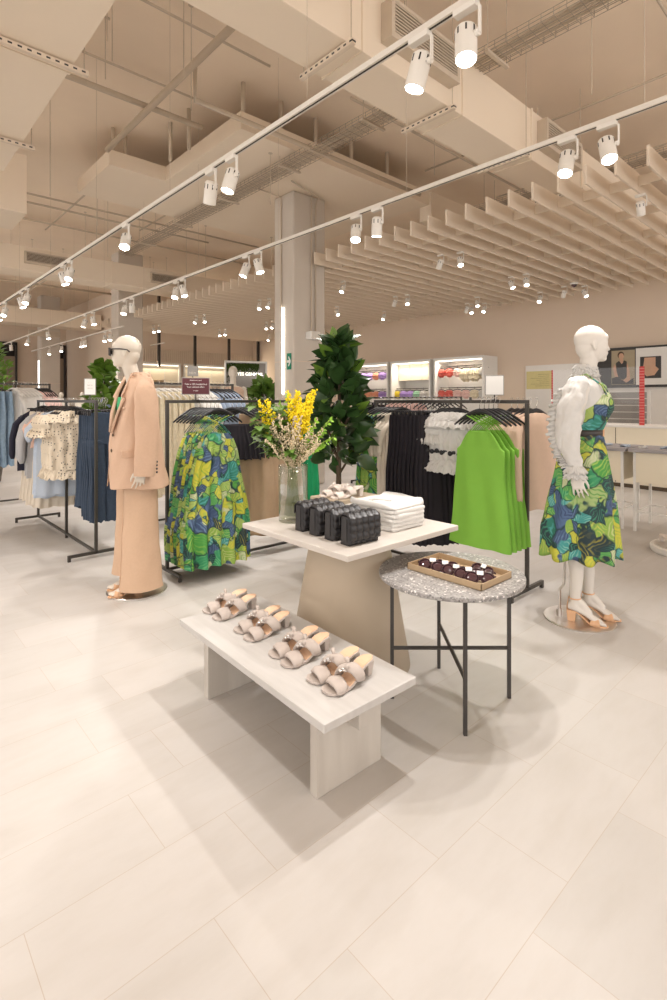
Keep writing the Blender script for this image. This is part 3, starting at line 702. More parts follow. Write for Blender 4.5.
# ---------------- mules
def mule(kind=0):
    """toe at origin, heel toward +X; length .235"""
    um = 'suede' if kind == 0 else 'shoew'
    r = empty('mule_sandal')
    N = 14
    def hw(t): return .040*(1-.32*t-.0)*(1-math.exp(-t*26-.9)) + .004*math.sin(t*PI) if t < .55 else .027+.004*math.sin((t-.55)*7)*(1)-.012*max(0, (t-.9))*8
    def hz(t): return .010+.052*(0 if t < .3 else (1-math.cos(min(1, (t-.3)/.55)*PI))/2)
    def bend(t): return -.006*math.sin(t*PI)
    top = MB(); rg = []; rg2 = []
    for i in range(N+1):
        t = i/N; x = t*.235; w = hw(t)
        if i == 0: w *= .72
        if i == N: w *= .7
        z = hz(t)
        rg.append([(x, bend(t)-w, z-.008), (x, bend(t)+w, z-.008), (x, bend(t)+w, z+.001), (x, bend(t)-w, z+.001)])
        w2 = w-.004
        if i < 5: continue
        rg2.append([(x+.002, bend(t)-w2, z+.001), (x+.002, bend(t)+w2, z+.001), (x+.002, bend(t)+w2*.96, z+.0045), (x+.002, bend(t)-w2*.96, z+.0045)])
    top.rings(rg).build('sole', um, r, bevel=.001)
    MB().rings(rg2).build('insole', 'insole' if kind == 0 else 'shoew', r)
    h = MB()
    h.rings([[(.206, -.017, 0), (.226, -.017, 0), (.226, .017, 0), (.206, .017, 0)], [(.200, -.022, .055), (.234, -.022, .054), (.234, .022, .054), (.200, .022, .055)]])
    h.build('heel', um, r, bevel=.002)
    def band(t0, H, rr, tw, wd):
        x = t0*.235; w = hw(t0)+.003; z = hz(t0); m = MB(); pts = []; n = 13; rings = []
        for k in range(n):
            a = PI*k/(n-1); yy = bend(t0)-w*math.cos(a); zz = z-.004+H*math.sin(a)**.8
            xx = x + tw*(k/(n-1)-.5)
            # cross section ellipse in the X / radial plane, swelling toward the middle
            s = wd*(.8+.35*math.sin(a)); th = rr*(.45+.6*math.sin(a))
            ring = []
            for j in range(10):
                b_ = 2*PI*j/10
                ring.append((xx+s*math.cos(b_), yy-math.cos(a)*th*math.sin(b_), zz+math.sin(a)*th*math.sin(b_)+.002*math.sin(b_*3+k)))
            rings.append(ring)
        return m.rings(rings)
    band(.22, .027, .010, .020, .028).build('toe_strap', um, r, smooth=True)
    m = band(.50, .041, .012, -.040, .027)
    m.ell((.112, -.004, hz(.47)+.044), (.017, .013, .009)).tube([(.105, -.006, hz(.47)+.048), (.085, -.026, hz(.47)+.058)], [.005, .010], 6).tube([(.118, 0, hz(.47)+.048), (.128, .022, hz(.47)+.060)], [.005, .010], 6)
    m.build('instep_strap', um, r, smooth=True)
    if kind == 0:
        j = MB()
        random.seed(3)
        for q in range(6):
            a = q*PI/3; j.ell((.086+.011*math.cos(a), -.002+.013*math.sin(a), .060+.004*math.sin(q*2)), (.0065, .0045, .004), 6, 4)
        j.ell((.086, -.002, .065), (.006, .006, .005), 6, 4)
        j.build('jewel', 'steel', r)
    return r
proto_m = mule(0); first = True
toes = [(1.280, 2.353), (1.275, 2.245), (1.277, 2.058), (1.267, 1.958), (1.262, 1.764), (1.252, 1.665), (1.254, 1.5065), (1.246, 1.408)]
plc = ['farthest', 'second from the plinth end', 'third from the plinth end', 'nearest']
ordn = ['farthest pair on the bench', 'second farthest pair on the bench', 'second nearest pair on the bench', 'nearest pair on the bench']
for i, (x, y) in enumerate(toes):
    o = proto_m if i == 0 else copy_tree(proto_m)
    o.location = (x, y, .3452); o.rotation_euler = (0, 0, R(-3 + (2.5 if i % 2 else -2)))
    tag(o, 'taupe knotted mule, %s shoe of the %s' % ('near' if i % 2 else 'far', ordn[i//2]), 'shoe', 'taupe mules on the bench')
pm2 = mule(1)
for i, (x, y, rz) in enumerate([(2.49, 2.86, -6), (2.50, 2.75, -12), ]):
    o = pm2 if i == 0 else copy_tree(pm2)
    o.location = (x, y, .7002); o.rotation_euler = (0, 0, R(rz)); o.scale = (1.1, 1.1, 1.1)
    tag(o, 'pale knotted heeled sandal on the plinth, %s one' % ('far' if i == 0 else 'near'), 'shoe', 'pale sandals on the plinth')

# ---------------- bags
def quilt_bag():
    r = empty('quilted_bag'); W, D, H = .182, .062, .132
    body = MB(); nx, nz = 25, 17
    def puff(u, v, cu=5, cv=4):
        return .011*abs(math.sin(u*PI*cu))**.5*abs(math.sin(v*PI*cv))**.5
    # body as a padded rounded block: rings round the vertical outline
    rg = []
    for i in range(nz+1):
        v = i/nz; z = H*v; row = []
        sh = 1-.10*(v**3)
        dd = D*(1-.25*v)
        per = []
        for k in range(nx+1): u = k/nx; per.append((W*u, -puff(u, v)))
        for k in range(1, 7): per.append((W+.002, dd*k/6))
        for k in range(nx, -1, -1): u = k/nx; per.append((W*u, dd+puff(u, v)*.5))
        for k in range(5, 0, -1): per.append((-.002, dd*k/6))
        rg.append([(px, py+(D-dd)*.5, z) for px, py in per])
    body.rings(rg).build('bag_body', 'leather', r, smooth=True)
    # padded front flap wrapping over the top
    fl = MB(); path = [(D+.004, .085), (D+.004, .125), (D*.75, .139), (D*.3, .139), (-.008, .128), (-.013, .10), (-.013, .06), (-.012, .022)]
    rg = []; acc = [0]
    for a, b_ in zip(path, path[1:]): acc.append(acc[-1]+math.hypot(b_[0]-a[0], b_[1]-a[1]))
    NJ = 48; nx = 40
    for j in range(NJ+1):
        sl_ = acc[-1]*j/NJ; a = max(i for i in range(len(path)) if acc[i] <= sl_+1e-9); a = min(a, len(path)-2); b_ = a+1; f = (sl_-acc[a])/(acc[b_]-acc[a])
        py, pz = lerp(path[a][0], path[b_][0], f), lerp(path[a][1], path[b_][1], f)
        rr = []
        for k in range(nx+1):
            u = k/nx; pf = .0095*abs(math.sin(u*PI*5))**.5*abs(math.sin(PI*(sl_-acc[-1])/.0365))**.5
            if a < 1: d = (0, 1)
            elif a < 4 and py > -.005: d = (0, 0)
            else: d = (0, -1)
            zz = pz + (pf if d == (0, 0) else 0); yy = py + (pf if d == (0, 1) else (-pf if d == (0, -1) else 0))
            rr.append((W*u*1.02-.002, yy, zz))
        rg.append(rr)
    fl.rings(rg, False, False, closed=False)
    fl.build('flap', 'leather', r, smooth=True, solid=.004)
    MB().box((-.006, .012, .02), (-.002, D-.012, .125)).build('side_gusset', 'leather', r, bevel=.002); MB().box((W+.002, .012, .02), (W+.006, D-.012, .125)).build('side_gusset', 'leather', r, bevel=.002)
    return r
bg = quilt_bag()
for k in range(4):
    o = bg if k == 0 else copy_tree(bg)
    o.location = (1.672+.004*k, 1.71+.117*k+.012, .7302); o.rotation_euler = (0, 0, R(-4+1.2*k))
    tag(o, ['nearest of the four black quilted bags on the stone table', 'second nearest black quilted bag on the stone table', 'third black quilted bag from the near end, on the stone table', 'farthest black quilted bag, next to the flower vase'][k], 'bag', 'black quilted bags')
# ---------------- folded white tops
def folded(seed, top=False):
    random.seed(seed); m = MB(); W, D, H = .27, .33, .022
    rg = []
    for i in range(9):
        a = -PI/2+PI*i/8; z = H/2+H/2*math.sin(a); e = .006*math.cos(a)
        ring = []
        for k in range(64):
            t = 2*PI*k/64; c, s_ = math.cos(t), math.sin(t)
            x = (W/2+e-.006)*math.copysign(abs(c)**.22, c); y = (D/2+e-.006)*math.copysign(abs(s_)**.22, s_)
            w = .003*math.sin(5*t+seed)+.002*math.sin(11*t+seed*2)
            zz = z*(1+.12*math.sin(3*t+seed)) + (.014*math.sin(2.2*t+seed)*abs(math.sin(a)) if top and a > 0 else 0)
            ring.append((x+w*.6, y+w, zz))
        rg.append(ring)
    m.rings(rg); 
    return m
for k in range(6):
    m = folded(k+3, k == 5)
    if k == 5:
        m.tube([(-.05+.03*math.cos(t/2), -.05+.11*math.sin(t/3), .026) for t in range(8)], .006, 6)
    o = m.build('folded_top', 'whitec', smooth=True, loc=(2.135+.004*math.sin(k*2), 1.905+.005*math.cos(k), .7305+.0218*k), rz=R(1.5*math.sin(k*3)))
    tag(o, ['lowest folded white top of the stack on the stone table', 'folded white top second from the bottom of the stack', 'folded white top third from the bottom of the stack', 'folded white top third from the top of the stack', 'folded white top just under the topmost of the stack', 'topmost rumpled folded white top of the stack'][k], 'clothing', 'folded white tops')
# ---------------- tray with sunglasses
tr = empty('card_tray', (2.075, 1.41, .5942)); tag(tr, 'shallow kraft tray of sunglasses on the terrazzo table', 'tray')
w, d, h = .125, .20, .030
MB().box((-w, -d, 0), (w, d, .003)).build('tray_floor', 'card', tr)
MB().box((-w, -d, 0), (-w+.004, d, h)).box((w-.004, -d, 0), (w, d, h)).box((-w, -d, 0), (w, -d+.004, h)).box((-w, d-.004, 0), (w, d, h)).build('tray_wall', 'card', tr, bevel=.0008)
def shades(lw=.03, tagged=True):
    r = empty('sunglasses')
    f = MB()
    for s in (-1, 1):
        n = 20; f.tube([(s*.034+lw*math.cos(2*PI*k/n), .0, lw*.88*math.sin(2*PI*k/n)) for k in range(n+1)], .0030, 6)
        f.tube([(s*.066, 0, .012), (s*.070, .010, .010), (s*.02, .014+.004*s, .004), (-s*.045, .016+.004*s, -.012)], [.003, .0028, .0022, .003], 6)
    f.tube([(-.008, 0, .008), (0, -.002, .013), (.008, 0, .008)], .0024, 6)
    f.build('frame', 'lensd', r, smooth=True)
    for s in (-1, 1):
        l = MB().lathe([(lw-.001, -.001), (lw*.6, .0022), (.001, .003)], n=20).xf(Matrix.Rotation(R(90), 4, 'X')).xf(Matrix.Scale(.88, 4, (0, 0, 1))).xf(Matrix.Translation((s*.034, 0, 0)))
        l.build('lens', 'lensd', r, smooth=True)
    if tagged:
        MB().box((-.013, -.005, .012), (.015, -.0035, .030)).build('price_tag', 'tag', r)
    return r
sh = shades()
for k in range(6):
    o = sh if k == 0 else copy_tree(sh)
    o.location = (2.035+.012*(k % 2)+(.085 if k == 5 else 0), 1.27+.064*k-(.27 if k == 5 else 0), .617); o.rotation_euler = (R(-40), 0, R(-58+16*math.sin(k*2.3)+(-30 if k == 5 else 0)))
    tag(o, ['dark round sunglasses nearest the near corner of the tray', 'dark round sunglasses second in the tray row', 'dark round sunglasses in the middle of the tray row', 'dark round sunglasses fourth in the tray row', 'dark round sunglasses at the far end of the tray row', 'dark round sunglasses lying apart by the right wall of the tray'][k], 'sunglasses', 'sunglasses in the tray')
# ---------------- vase and bouquet
vx, vy = 1.80, 2.30
v = empty('glass_vase', (vx, vy, .7301)); tag(v, 'tall clear glass cylinder vase with water on the stone table', 'vase')
MB().lathe([(.070, 0), (.079, .004), (.081, .31), (.0775, .31), (.0755, .018), (.0, .016)][:5], n=48, cap0=True, cap1=True).build('vase_glass', 'glass', v, smooth=False)
for p_ in v.children: p_.data.polygons.foreach_set('use_smooth', [len(q.vertices) == 4 for q in p_.data.polygons])
MB().lathe([(.0745, .0195), (.0762, .105)], n=48).build('water', 'water', v)
bq = empty('bouquet', (vx, vy, .76)); tag(bq, 'loose bouquet of yellow goldenrod, oak leaves and dried blooms in the vase', 'flowers')
random.seed(21)
def leaf_pts(c, d, up, L, W, lobed=False, curl=.15, n=6):
    d = Vector(d).normalized(); up = Vector(up); s = d.cross(up); 
    if s.length < 1e-4: s = d.cross(Vector((1,0,0)))
    s.normalize(); nn = s.cross(d).normalized(); c = Vector(c); rows = []
    for i in range(n+1):
        t = i/n; w = W*math.sin(PI*min(1, t*1.0+.02)**.8)
        if lobed: w *= (1.25 if i % 2 else .7)
        p = c + d*(L*t) - nn*(curl*L*t*t)
        rows.append([p-s*w+nn*(w*.25), p, p+s*w+nn*(w*.25)])
    return rows
def add_leaf(mb, *a, **k):
    rows = leaf_pts(*a, **k); vs = [p for r in rows for p in r]; fs = []
    for i in range(len(rows)-1):
        for j in range(2): q = i*3+j; fs.append((q, q+1, q+4, q+3))
    mb.add(vs, fs)
st = MB(); yl = MB(); lf = MB(); l2 = MB(); dr = MB()
CR = Vector((cS, -sN, 0)); CF = Vector((sN, cS, 0))   # picture right / depth, only to spread the stems
def stem(top, col, r=.0022):
    b0 = Vector((random.uniform(-.04, .04), random.uniform(-.04, .04), .0)); mid = Vector((top.x*.12, top.y*.12, .27))
    pts = [b0, b0*.5+mid*.5, mid]+[mid.lerp(top, t)+Vector((0, 0, .03*math.sin(t*PI))) for t in (.3, .6, .85, 1)]
    col.tube(pts, r, 5); return pts
def sph(mb, c, r): mb.ell(c, (r, r, r), 5, 3)
for k in range(20):   # goldenrod
    top = CR*random.uniform(-.06, .13)+CF*random.uniform(-.07, .07)+Vector((0, 0, random.uniform(.56, .69)))
    if k < 3: top = CR*random.uniform(-.22, -.05)+CF*random.uniform(-.05, .05)+Vector((0, 0, random.uniform(.50, .66)))
    pts = stem(top, st)
    d = (top-pts[2]).normalized()
    for q in range(14):
        t = q/14; c = top - d*(.17*t); sp = .008+.028*t
        a = random.uniform(0, 2*PI); br = c+Vector((math.cos(a)*sp, math.sin(a)*sp, .012))
        for w in range(7):
            sph(yl, c.lerp(br, w/6)+Vector([random.uniform(-.008, .008) for _ in range(3)]), random.uniform(.004, .007))
for k in range(26):   # dried astilbe
    top = CR*(-.13+.30*((k*.618) % 1))-CF*random.uniform(-.02, .13)+Vector((0, 0, random.uniform(.38, .56)))
    pts = stem(top, st, .0018); d = (top-pts[2]).normalized()
    for q in range(16):
        t = q/16; c = top-d*(.20*t); sp = .006+.034*t; a = random.uniform(0, 2*PI); br = c+Vector((math.cos(a)*sp, math.sin(a)*sp, .014))
        for w in range(5):
            sph(dr, c.lerp(br, w/4)+Vector([random.uniform(-.005, .005) for _ in range(3)]), random.uniform(.003, .0055))
for k in range(22):   # oak-like branches, left heavy
    top = CR*random.uniform(-.23, -.0)+CF*random.uniform(-.10, .08)+Vector((0, 0, random.uniform(.36, .60)))
    if k == 0: top = CR*-.22+CF*.0+Vector((0, 0, .62))
    pts = stem(top, st)
    for q in range(16):
        c = pts[3].lerp(top, random.uniform(.1, 1.05)); a = random.uniform(0, 2*PI)
        add_leaf(lf, c, (math.cos(a), math.sin(a), random.uniform(-.5, .7)), (0, 0, 1), random.uniform(.055, .08), random.uniform(.018, .027), lobed=True)
random.seed(33)
for k in range(7):    # fresh pinnate sprays to the right
    top = CR*random.uniform(.12, .27)+CF*random.uniform(-.1, .05)+Vector((0, 0, random.uniform(.38, .56)))
    if k > 4: top = CR*random.uniform(-.08, .02)+CF*.02+Vector((0, 0, random.uniform(.6, .66)))
    pts = stem(top, st)
    d = (top-pts[3])
    for q in range(9):
        c = pts[3].lerp(top, .15+.85*q/8); 
        for s_ in (-1, 1):
            dd = (d.normalized()*.5+Vector((0, 0, .5*s_))+CF*random.uniform(-.3, .3))
            add_leaf(l2, c, dd+Vector((random.uniform(-.2, .2), random.uniform(-.2, .2), 0)), (random.uniform(-1, 1), random.uniform(-1, 1), .4), .026, .008, curl=.05)
for k in range(22): 
    a = random.uniform(0, 6.28); stem(Vector((.055*math.cos(a), .05*math.sin(a), .34)), st, .002)
st.build('stems', 'stem', bq, smooth=True); yl.build('goldenrod', 'yel', bq); dr.build('dried_blooms', 'asti', bq)
lf.build('oak_leaves', 'leafo', bq, smooth=True); l2.build('fresh_leaves', 'leafl', bq, smooth=True)
# ================================================================ GARMENTS ON RACKS
def interp(secs, t):
    n = len(secs)-1; q = t*n; i = min(int(q), n-1); f = q-i
    a, c = secs[i], secs[i+1]
    return [lerp(a[k], c[k], f) for k in range(len(a))]
def cloth(mb, secs, n=60, rows=22, pl=0, ph=0, hem=.008, wob=.004, capt=True, sq=.75):
    """closed loft of flattened sections: (z, cx, half width, half depth, pleat amplitude)"""
    rg = []
    for i in range(rows+1):
        t = i/rows; z, cx, w, d, pa = interp(secs, t); ring = []
        for k in range(n):
            a = 2*PI*k/n; c, s_ = math.cos(a), math.sin(a)
            x = w*math.copysign(abs(c)**sq, c); y = d*math.copysign(abs(s_)**sq, s_)
            p = pa*math.sin(pl*PI*x/max(w, .01)+ph) if pl else 0
            y += p*(1 if s_ > 0 else .9) + wob*math.sin(7*x/max(w, .05)+z*9+ph)
            x += wob*math.sin(z*13+ph*2)
            zz = z - (hem*math.sin(4*x/max(w, .05)*2+ph)+hem*.6*math.cos(pl*PI*x/max(w, .01)+ph))*(t**4)
            ring.append((cx+x, y, zz))
        rg.append(ring)
    return mb.rings(rg, capt, False)
def ruffle(mb, z, w, d, drop, flare, waves=26, cx=0, ph=0, n=120):
    rg = []
    for j in range(4):
        t = j/3; ring = []
        for k in range(n):
            a = 2*PI*k/n; c, s_ = math.cos(a), math.sin(a)
            o_ = flare*t*(.6+.8*math.sin(waves*a+ph)**2)+.004*math.sin(waves*.5*a)
            ring.append((cx+(w+o_)*c, (d+o_*.9)*s_, z-drop*t+.008*t*math.sin(waves*a*.7+ph)))
        rg.append(ring)
    return mb.rings(rg, False, False)
def hanger_proto(m='hang', W=.21, clip=False):
    r = empty('clothes_hanger')
    if clip:
        mb = MB().tube([(-.16, 0, -.10), (.16, 0, -.10)], .006, 6)
        for s in (-1, 1): mb.box((s*.12-.014, -.010, -.145), (s*.12+.014, .010, -.092))
    else:
        mb = MB(); pts = []; rr = []
        for k in range(17):
            t = k/8-1; pts.append((W*t, 0, -.080-.105*abs(t)**1.6)); rr.append(.017-.010*abs(t))
        mb.tube(pts, rr, 8, sq=.75, up=(0, 0, 1))
    mb.build('hanger_bar', m, r, smooth=True)
    MB().tube([(0, 0, -.088), (0, 0, -.035), (.012, 0, -.022), (.017, 0, -.004), (.010, 0, .014), (-.004, 0, .018), (-.015, 0, .008)], .0022, 5).build('hook', 'chrome', r, smooth=True)
    return r
HP = {}
def hanger(kind, loc, rz, lab, grp):
    if kind not in HP:
        HP[kind] = hanger_proto({'b': 'hang', 'w': 'hangw', 'c': 'hang'}[kind], clip=(kind == 'c')); o = HP[kind]
    else: o = copy_tree(HP[kind])
    o.location = loc; o.rotation_euler = (0, 0, rz); tag(o, lab, 'hanger', grp)
GP = {}
def G(name, mk):
    def f():
        if name in GP: return copy_tree(GP[name])
        o = mk(); GP[name] = o; return o
    return f
def straps(mb, top=-.13, w=.15, neck=-.26, nw=.11):
    for y in (-.008, .008):
        mb.tube([(-w, y, top), (nw*.3, y*1.6, lerp(top, neck, .5)), (nw, y*2, neck)], .0035, 5)
        mb.tube([(w, y, top), (-nw*.3, y*1.6, lerp(top, neck, .5)), (-nw, y*2, neck)], .0035, 5)
    return mb
def mk_print_dress():
    m = cloth(MB(), [(-.265, 0, .085, .014, .003), (-.31, 0, .13, .022, .006), (-.42, 0, .175, .03, .012), (-.7, 0, .235, .045, .022), (-1.0, 0, .29, .055, .03), (-1.275, 0, .29, .06, .036)], 110, 26, pl=5, hem=.003)
    o = m.build('print_dress', 'print', smooth=True)
    straps(MB(), -.125, .13, -.27, .10).build('straps', 'print', o); return o
def mk_print_dress2():
    m = cloth(MB(), [(-.11, 0, .07, .012, .003), (-.15, 0, .16, .022, .004), (-.4, 0, .19, .03, .01), (-.75, 0, .23, .045, .02), (-1.15, 0, .26, .055, .03)], 90, 22, pl=5, hem=.004)
    return m.build('print_dress', 'print2', smooth=True)
def mk_green():
    m = cloth(MB(), [(-.225, 0, .085, .010, 0), (-.26, 0, .115, .014, 0), (-.34, .0, .165, .02, .002), (-.36, 0, .19, .024, .002), (-.6, 0, .20, .035, .005), (-.85, 0, .225, .042, .010), (-1.05, 0, .25, .045, .014)], 90, 24, pl=2, hem=.003)
    o = m.build('halter_dress', 'green', smooth=True)
    straps(MB(), -.115, .10, -.25, .09).build('straps', 'green', o); return o
def mk_skirt(z1=-1.18, w=.20, m_='blk', nm='pleated_skirt', z0=-.13, pl=9, d=.045):
    def f():
        m = cloth(MB(), [(z0, 0, w*.72, .012, .002), (z0-.06, 0, w*.76, .016, .004), (lerp(z0, z1, .5), 0, w*.9, d*.8, .012), (z1, 0, w*1.05, d, .018)], 100, 18, pl=pl, hem=.006)
        return m.build(nm, m_, smooth=True)
    return f
def mk_trouser(m_, z1=-1.1, nm='trousers', w=.16):
    def f():
        m = MB()
        cloth(m, [(-.12, 0, w, .012, 0), (-.16, 0, w, .018, 0), (-.40, 0, w*1.1, .035, .004)], 50, 8, pl=2)
        for s in (-1, 1):
            cloth(m, [(-.36, s*w*.52, w*.56, .034, .003), (-.7, s*w*.52, w*.5, .03, .005), (z1, s*w*.54, w*.56, .032, .006)], 36, 12, pl=2, ph=s)
        return m.build(nm, m_, smooth=True)
    return f
def mk_top(m_, z1=-.72, w=.22, sl=-.55, nm='blouse', balloon=0, btn=None, hemd=.04, skirt=None):
    def f():
        m = MB()
        cloth(m, [(-.10, 0, .06, .014, 0), (-.135, 0, .15, .024, .002), (-.20, 0, w, .032, .004), (-.4, 0, w*.98, .04, .008), (z1, 0, w*1.05, hemd, .012)], 70, 16, pl=4, hem=.006)
        for s in (-1, 1):
            pts = [(s*(w-.05), 0, -.19), (s*(w+.02), .0, -.28), (s*(w+.05), .005, lerp(-.2, sl, .5)), (s*(w+.055), .005, sl+.05), (s*(w+.05), .005, sl)]
            m.tube(pts, [.045, .055+balloon*.4, .055+balloon, .05+balloon, .03], 14, sq=.62, up=(0, 1, 0))
        o = m.build(nm, m_, smooth=True)
        if btn:
            q = MB()
            for k in range(btn): q.ell((w+.055+.055*math.cos(0), -.02, sl+.05+.022*k), (.006, .012, .008), 8, 5)
            q.build('button', 'hang', o)
        return o
    return f
def mk_ruffle_top(m_, nm='ruffled_top', z1=-.56, w=.19, btn=False):
    def f():
        m = MB()
        cloth(m, [(-.12, 0, .10, .02, 0), (-.17, 0, w*.9, .04, .004), (-.35, 0, w, .05, .01), (z1+.06, 0, w*.95, .05, .014)], 70, 14, pl=5)
        ruffle(m, -.105, .10, .024, .06, .05, 20); ruffle(m, -.15, w*.86, .045, .075, .055, 24, ph=1)
        ruffle(m, z1+.07, w*.93, .05, .09, .045, 24, ph=2)
        for s in (-1, 1):
            m.ell((s*(w+.02), 0, -.24), (.07, .055, .085), 14, 8)
            ruffle(m, -.28, .05, .045, .08, .035, 14, cx=s*(w+.03))
        o = folds(m.build(nm, m_, smooth=True), .055, .07, 1)
        if btn:
            q = MB()
            for k in range(4): q.ell((-.12+.075*k, -.062, -.42-.004*k), (.020, .010, .020), 10, 6)
            q.build('button', 'hang', o)
        return o
    return f
def mk_blazer():
    m = MB()
    cloth(m, [(-.10, 0, .07, .02, 0), (-.13, 0, .16, .035, 0), (-.18, 0, .215, .045, .002), (-.4, 0, .20, .05, .004), (-.80, 0, .225, .05, .006)], 60, 14, pl=2)
    for s in (-1, 1):
        m.tube([(s*.17, 0, -.17), (s*.225, 0, -.24), (s*.25, -.01, -.45), (s*.255, -.02, -.70), (s*.25, -.022, -.78)], [.05, .06, .06, .062, .05], 14, sq=.7, up=(0, 1, 0))
    o = m.build('hanging_blazer', 'pink', smooth=True)
    q = MB()
    for k in range(4): q.ell((-.30, -.03, -.66-.02*k), (.005, .008, .006), 6, 4)
    q.build('button', 'hang', o); return o
K = {
 'print': (G('print', mk_print_dress), 'b'), 'print2': (G('print2', mk_print_dress2), 'b'), 'green': (G('green', mk_green), 'b'),
 'blkskirt': (G('blkskirt', mk_skirt()), 'c'), 'blktop': (G('blktop', mk_skirt(-.52, .17, 'blk', 'black_top', -.22, 8, .04)), 'b'),
 'tantrou': (G('tantrou', mk_skirt(-1.22, .19, 'tan', 'wide_trousers', -.13, 3, .06)), 'c'), 'emer': (G('emer', mk_skirt(-1.08, .15, 'emer', 'emerald_dress', -.13, 5, .05)), 'b'),
 'jeans': (G('jeans', mk_trouser('denim', -1.1, 'jeans', .125)), 'c'), 'jeans2': (G('jeans2', mk_trouser('denim2', -1.12, 'jeans')), 'c'), 'denimskirt': (G('dsk', mk_skirt(-1.02, .13, 'denim', 'denim_skirt', -.13, 3)), 'c'),
 'ruffw': (G('ruffw', mk_ruffle_top('whitec', 'ruffled_blouse', -.56, .18, True)), 'b'), 'dots': (G('dots', mk_ruffle_top('dots', 'spotted_ruffle_top', -.74, .235)), 'b'),
 'cream': (G('cream', mk_top('cream', -.85, .15, -.5, 'cream_cardigan', 0, None, .03)), 'b'), 'blaz': (G('blaz', mk_blazer), 'b'),
 'bshirt': (G('bshirt', mk_top('bluestr', -.98, .25, -.42, 'striped_shirt_dress')), 'b'), 'gshirt': (G('gshirt', mk_top('greystr', -.82, .25, -.66, 'grey_striped_shirt', .01)), 'b'),
 'navy': (G('navy', mk_top('navy', -.80, .25, -.66, 'navy_jacket')), 'b'), 'peach': (G('peach', mk_top('peach', -.50, .24, -.35, 'peach_cropped_top')), 'b'),
 'creamskirt': (G('creamskirt', mk_skirt(-1.12, .22, 'cream', 'cream_skirt', -.13, 6, .06)), 'c'), 'lace': (G('lace', mk_skirt(-1.25, .20, 'lace', 'lace_dress', -.11, 7, .05)), 'w'),
 'whited': (G('whited', mk_top('whitec', -.75, .19, -.5, 'white_blouse')), 'w'), 'blueg': (G('blueg', mk_top('blueg', -.8, .19, -.55, 'blue_grey_shirt')), 'b'),
 'peachb': (G('peachb', mk_top('rose', -.6, .19, -.45, 'pale_peach_top')), 'b'),
}
def rack(loc, L, rz, H, lab, mid=None, foot=.235):
    """rail along local X from 0 to L"""
    r = empty('clothes_rack', loc, rz); tag(r, lab, 'clothes rack'); q = .0125
    MB().box((-q, -q, H-q*2), (L+q, q, H)).build('rail', 'rack', r, bevel=.002)
    for x in (0, L):
        MB().box((x-q, -q, .03), (x+q, q, H-q*2)).build('post', 'rack', r, bevel=.002)
        MB().box((x-q, -foot, .03), (x+q, foot, .055)).box((x-q, -foot, 0), (x+q, -foot+.025, .03)).box((x-q, foot-.025, 0), (x+q, foot, .03)).build('foot_bar', 'rack', r, bevel=.002)
    if mid: MB().box((mid-q, -q, .0), (mid+q, q, H-q*2)).build('post', 'rack', r, bevel=.002)
    MB().box((q, -q, .035), (L-q, q, .055)).build('base_bar', 'rack', r, bevel=.002)
    return r
def face_out(loc, rz, s, L):
    r = [o for o in COL.objects if o.name.startswith('clothes_rack')][-1]
    MB().box((s-.008, -L, 1.384), (s+.008, .03, 1.400)).box((s-.008, -L-.008, 1.384), (s+.008, -L, 1.42)).build('face_out_arm', 'rack', r) if rz == 0 else MB().box((s-.008, .0, 1.384), (s+.008, L, 1.400)).box((s-.008, L, 1.384), (s+.008, L+.008, 1.42)).build('face_out_arm', 'rack', r)
ORD = ['first', 'second', 'third', 'fourth', 'fifth', 'sixth', 'seventh', 'eighth', 'ninth', 'tenth', 'eleventh', 'twelfth']
def fill(loc, rz, H, items):
    cnt = {}
    """items: (distance along the rail, kind, yaw offset deg, label, group)"""
    for s, kind, yaw, lab, grp, *off in items:
        f, hk = K[kind]; o = f(); off = off[0] if off else (0, 0)
        p = Vector(loc)+Vector((math.cos(rz)*s+off[0], math.sin(rz)*s+off[1], H+.0035))
        rr = R(yaw)
        o.location = p; o.rotation_euler = (0, 0, rr); o.scale = (1+.02*math.sin(s*40), 1, 1+.015*math.sin(s*57))
        cnt[grp] = cnt.get(grp, 0)+1; tot = sum(1 for q in items if q[4] == grp)
        if tot > 1: lab = lab.split(', behind')[0]+', '+ORD[cnt[grp]-1]+' from the near end' if rz else lab.split(', behind')[0]+', '+ORD[cnt[grp]-1]+' from the left'
        tag(o, lab, {'print': 'dress', 'print2': 'dress', 'green': 'dress', 'emer': 'dress', 'lace': 'dress', 'jeans': 'trousers', 'jeans2': 'trousers', 'tantrou': 'trousers', 'blkskirt': 'skirt', 'denimskirt': 'skirt', 'creamskirt': 'skirt', 'blaz': 'jacket', 'navy': 'jacket'}.get(kind, 'top'), grp)
        hanger(hk, p, rr, {'b': 'black hanger', 'w': 'white hanger', 'c': 'black clip hanger'}[hk]+' at the top of the '+grp, grp+' hangers')
def run(s0, ds, n, kind, yaw, lab, grp, dy=0):
    return [(s0+ds*i, kind, yaw+dy*i, lab, grp) for i in range(n)]
# --- rack 1: printed dresses (runs along +X); yaw = direction each garment is turned
L1 = (1.853, 3.997, 0)
rack(L1, 1.52, 0, 1.40, 'dark metal clothes rack with tropical print dresses, left of the vase')
it = []
it += [(.265, 'print', 6-1.5*i, 'tropical print halter dress on the left rack, '+('in front of the row' if i == 6 else 'behind the front one'), 'tropical print dresses hanging left' if i < 6 else 'front print dress hanging left', (0, .03-.062*i)) for i in range(7)]
face_out(L1, 0, .265, .42)
it += run(.60, .045, 5, 'blktop', -35, 'short black top on the left rack', 'black tops hanging left')
it += run(.84, .08, 5, 'tantrou', -40, 'long tan wide trousers on the left rack', 'tan trousers hanging left')
it += run(1.36, .06, 2, 'emer', -60, 'emerald green dress on the left rack behind the vase', 'emerald dresses hanging left')
fill(L1, 0, 1.40, it)
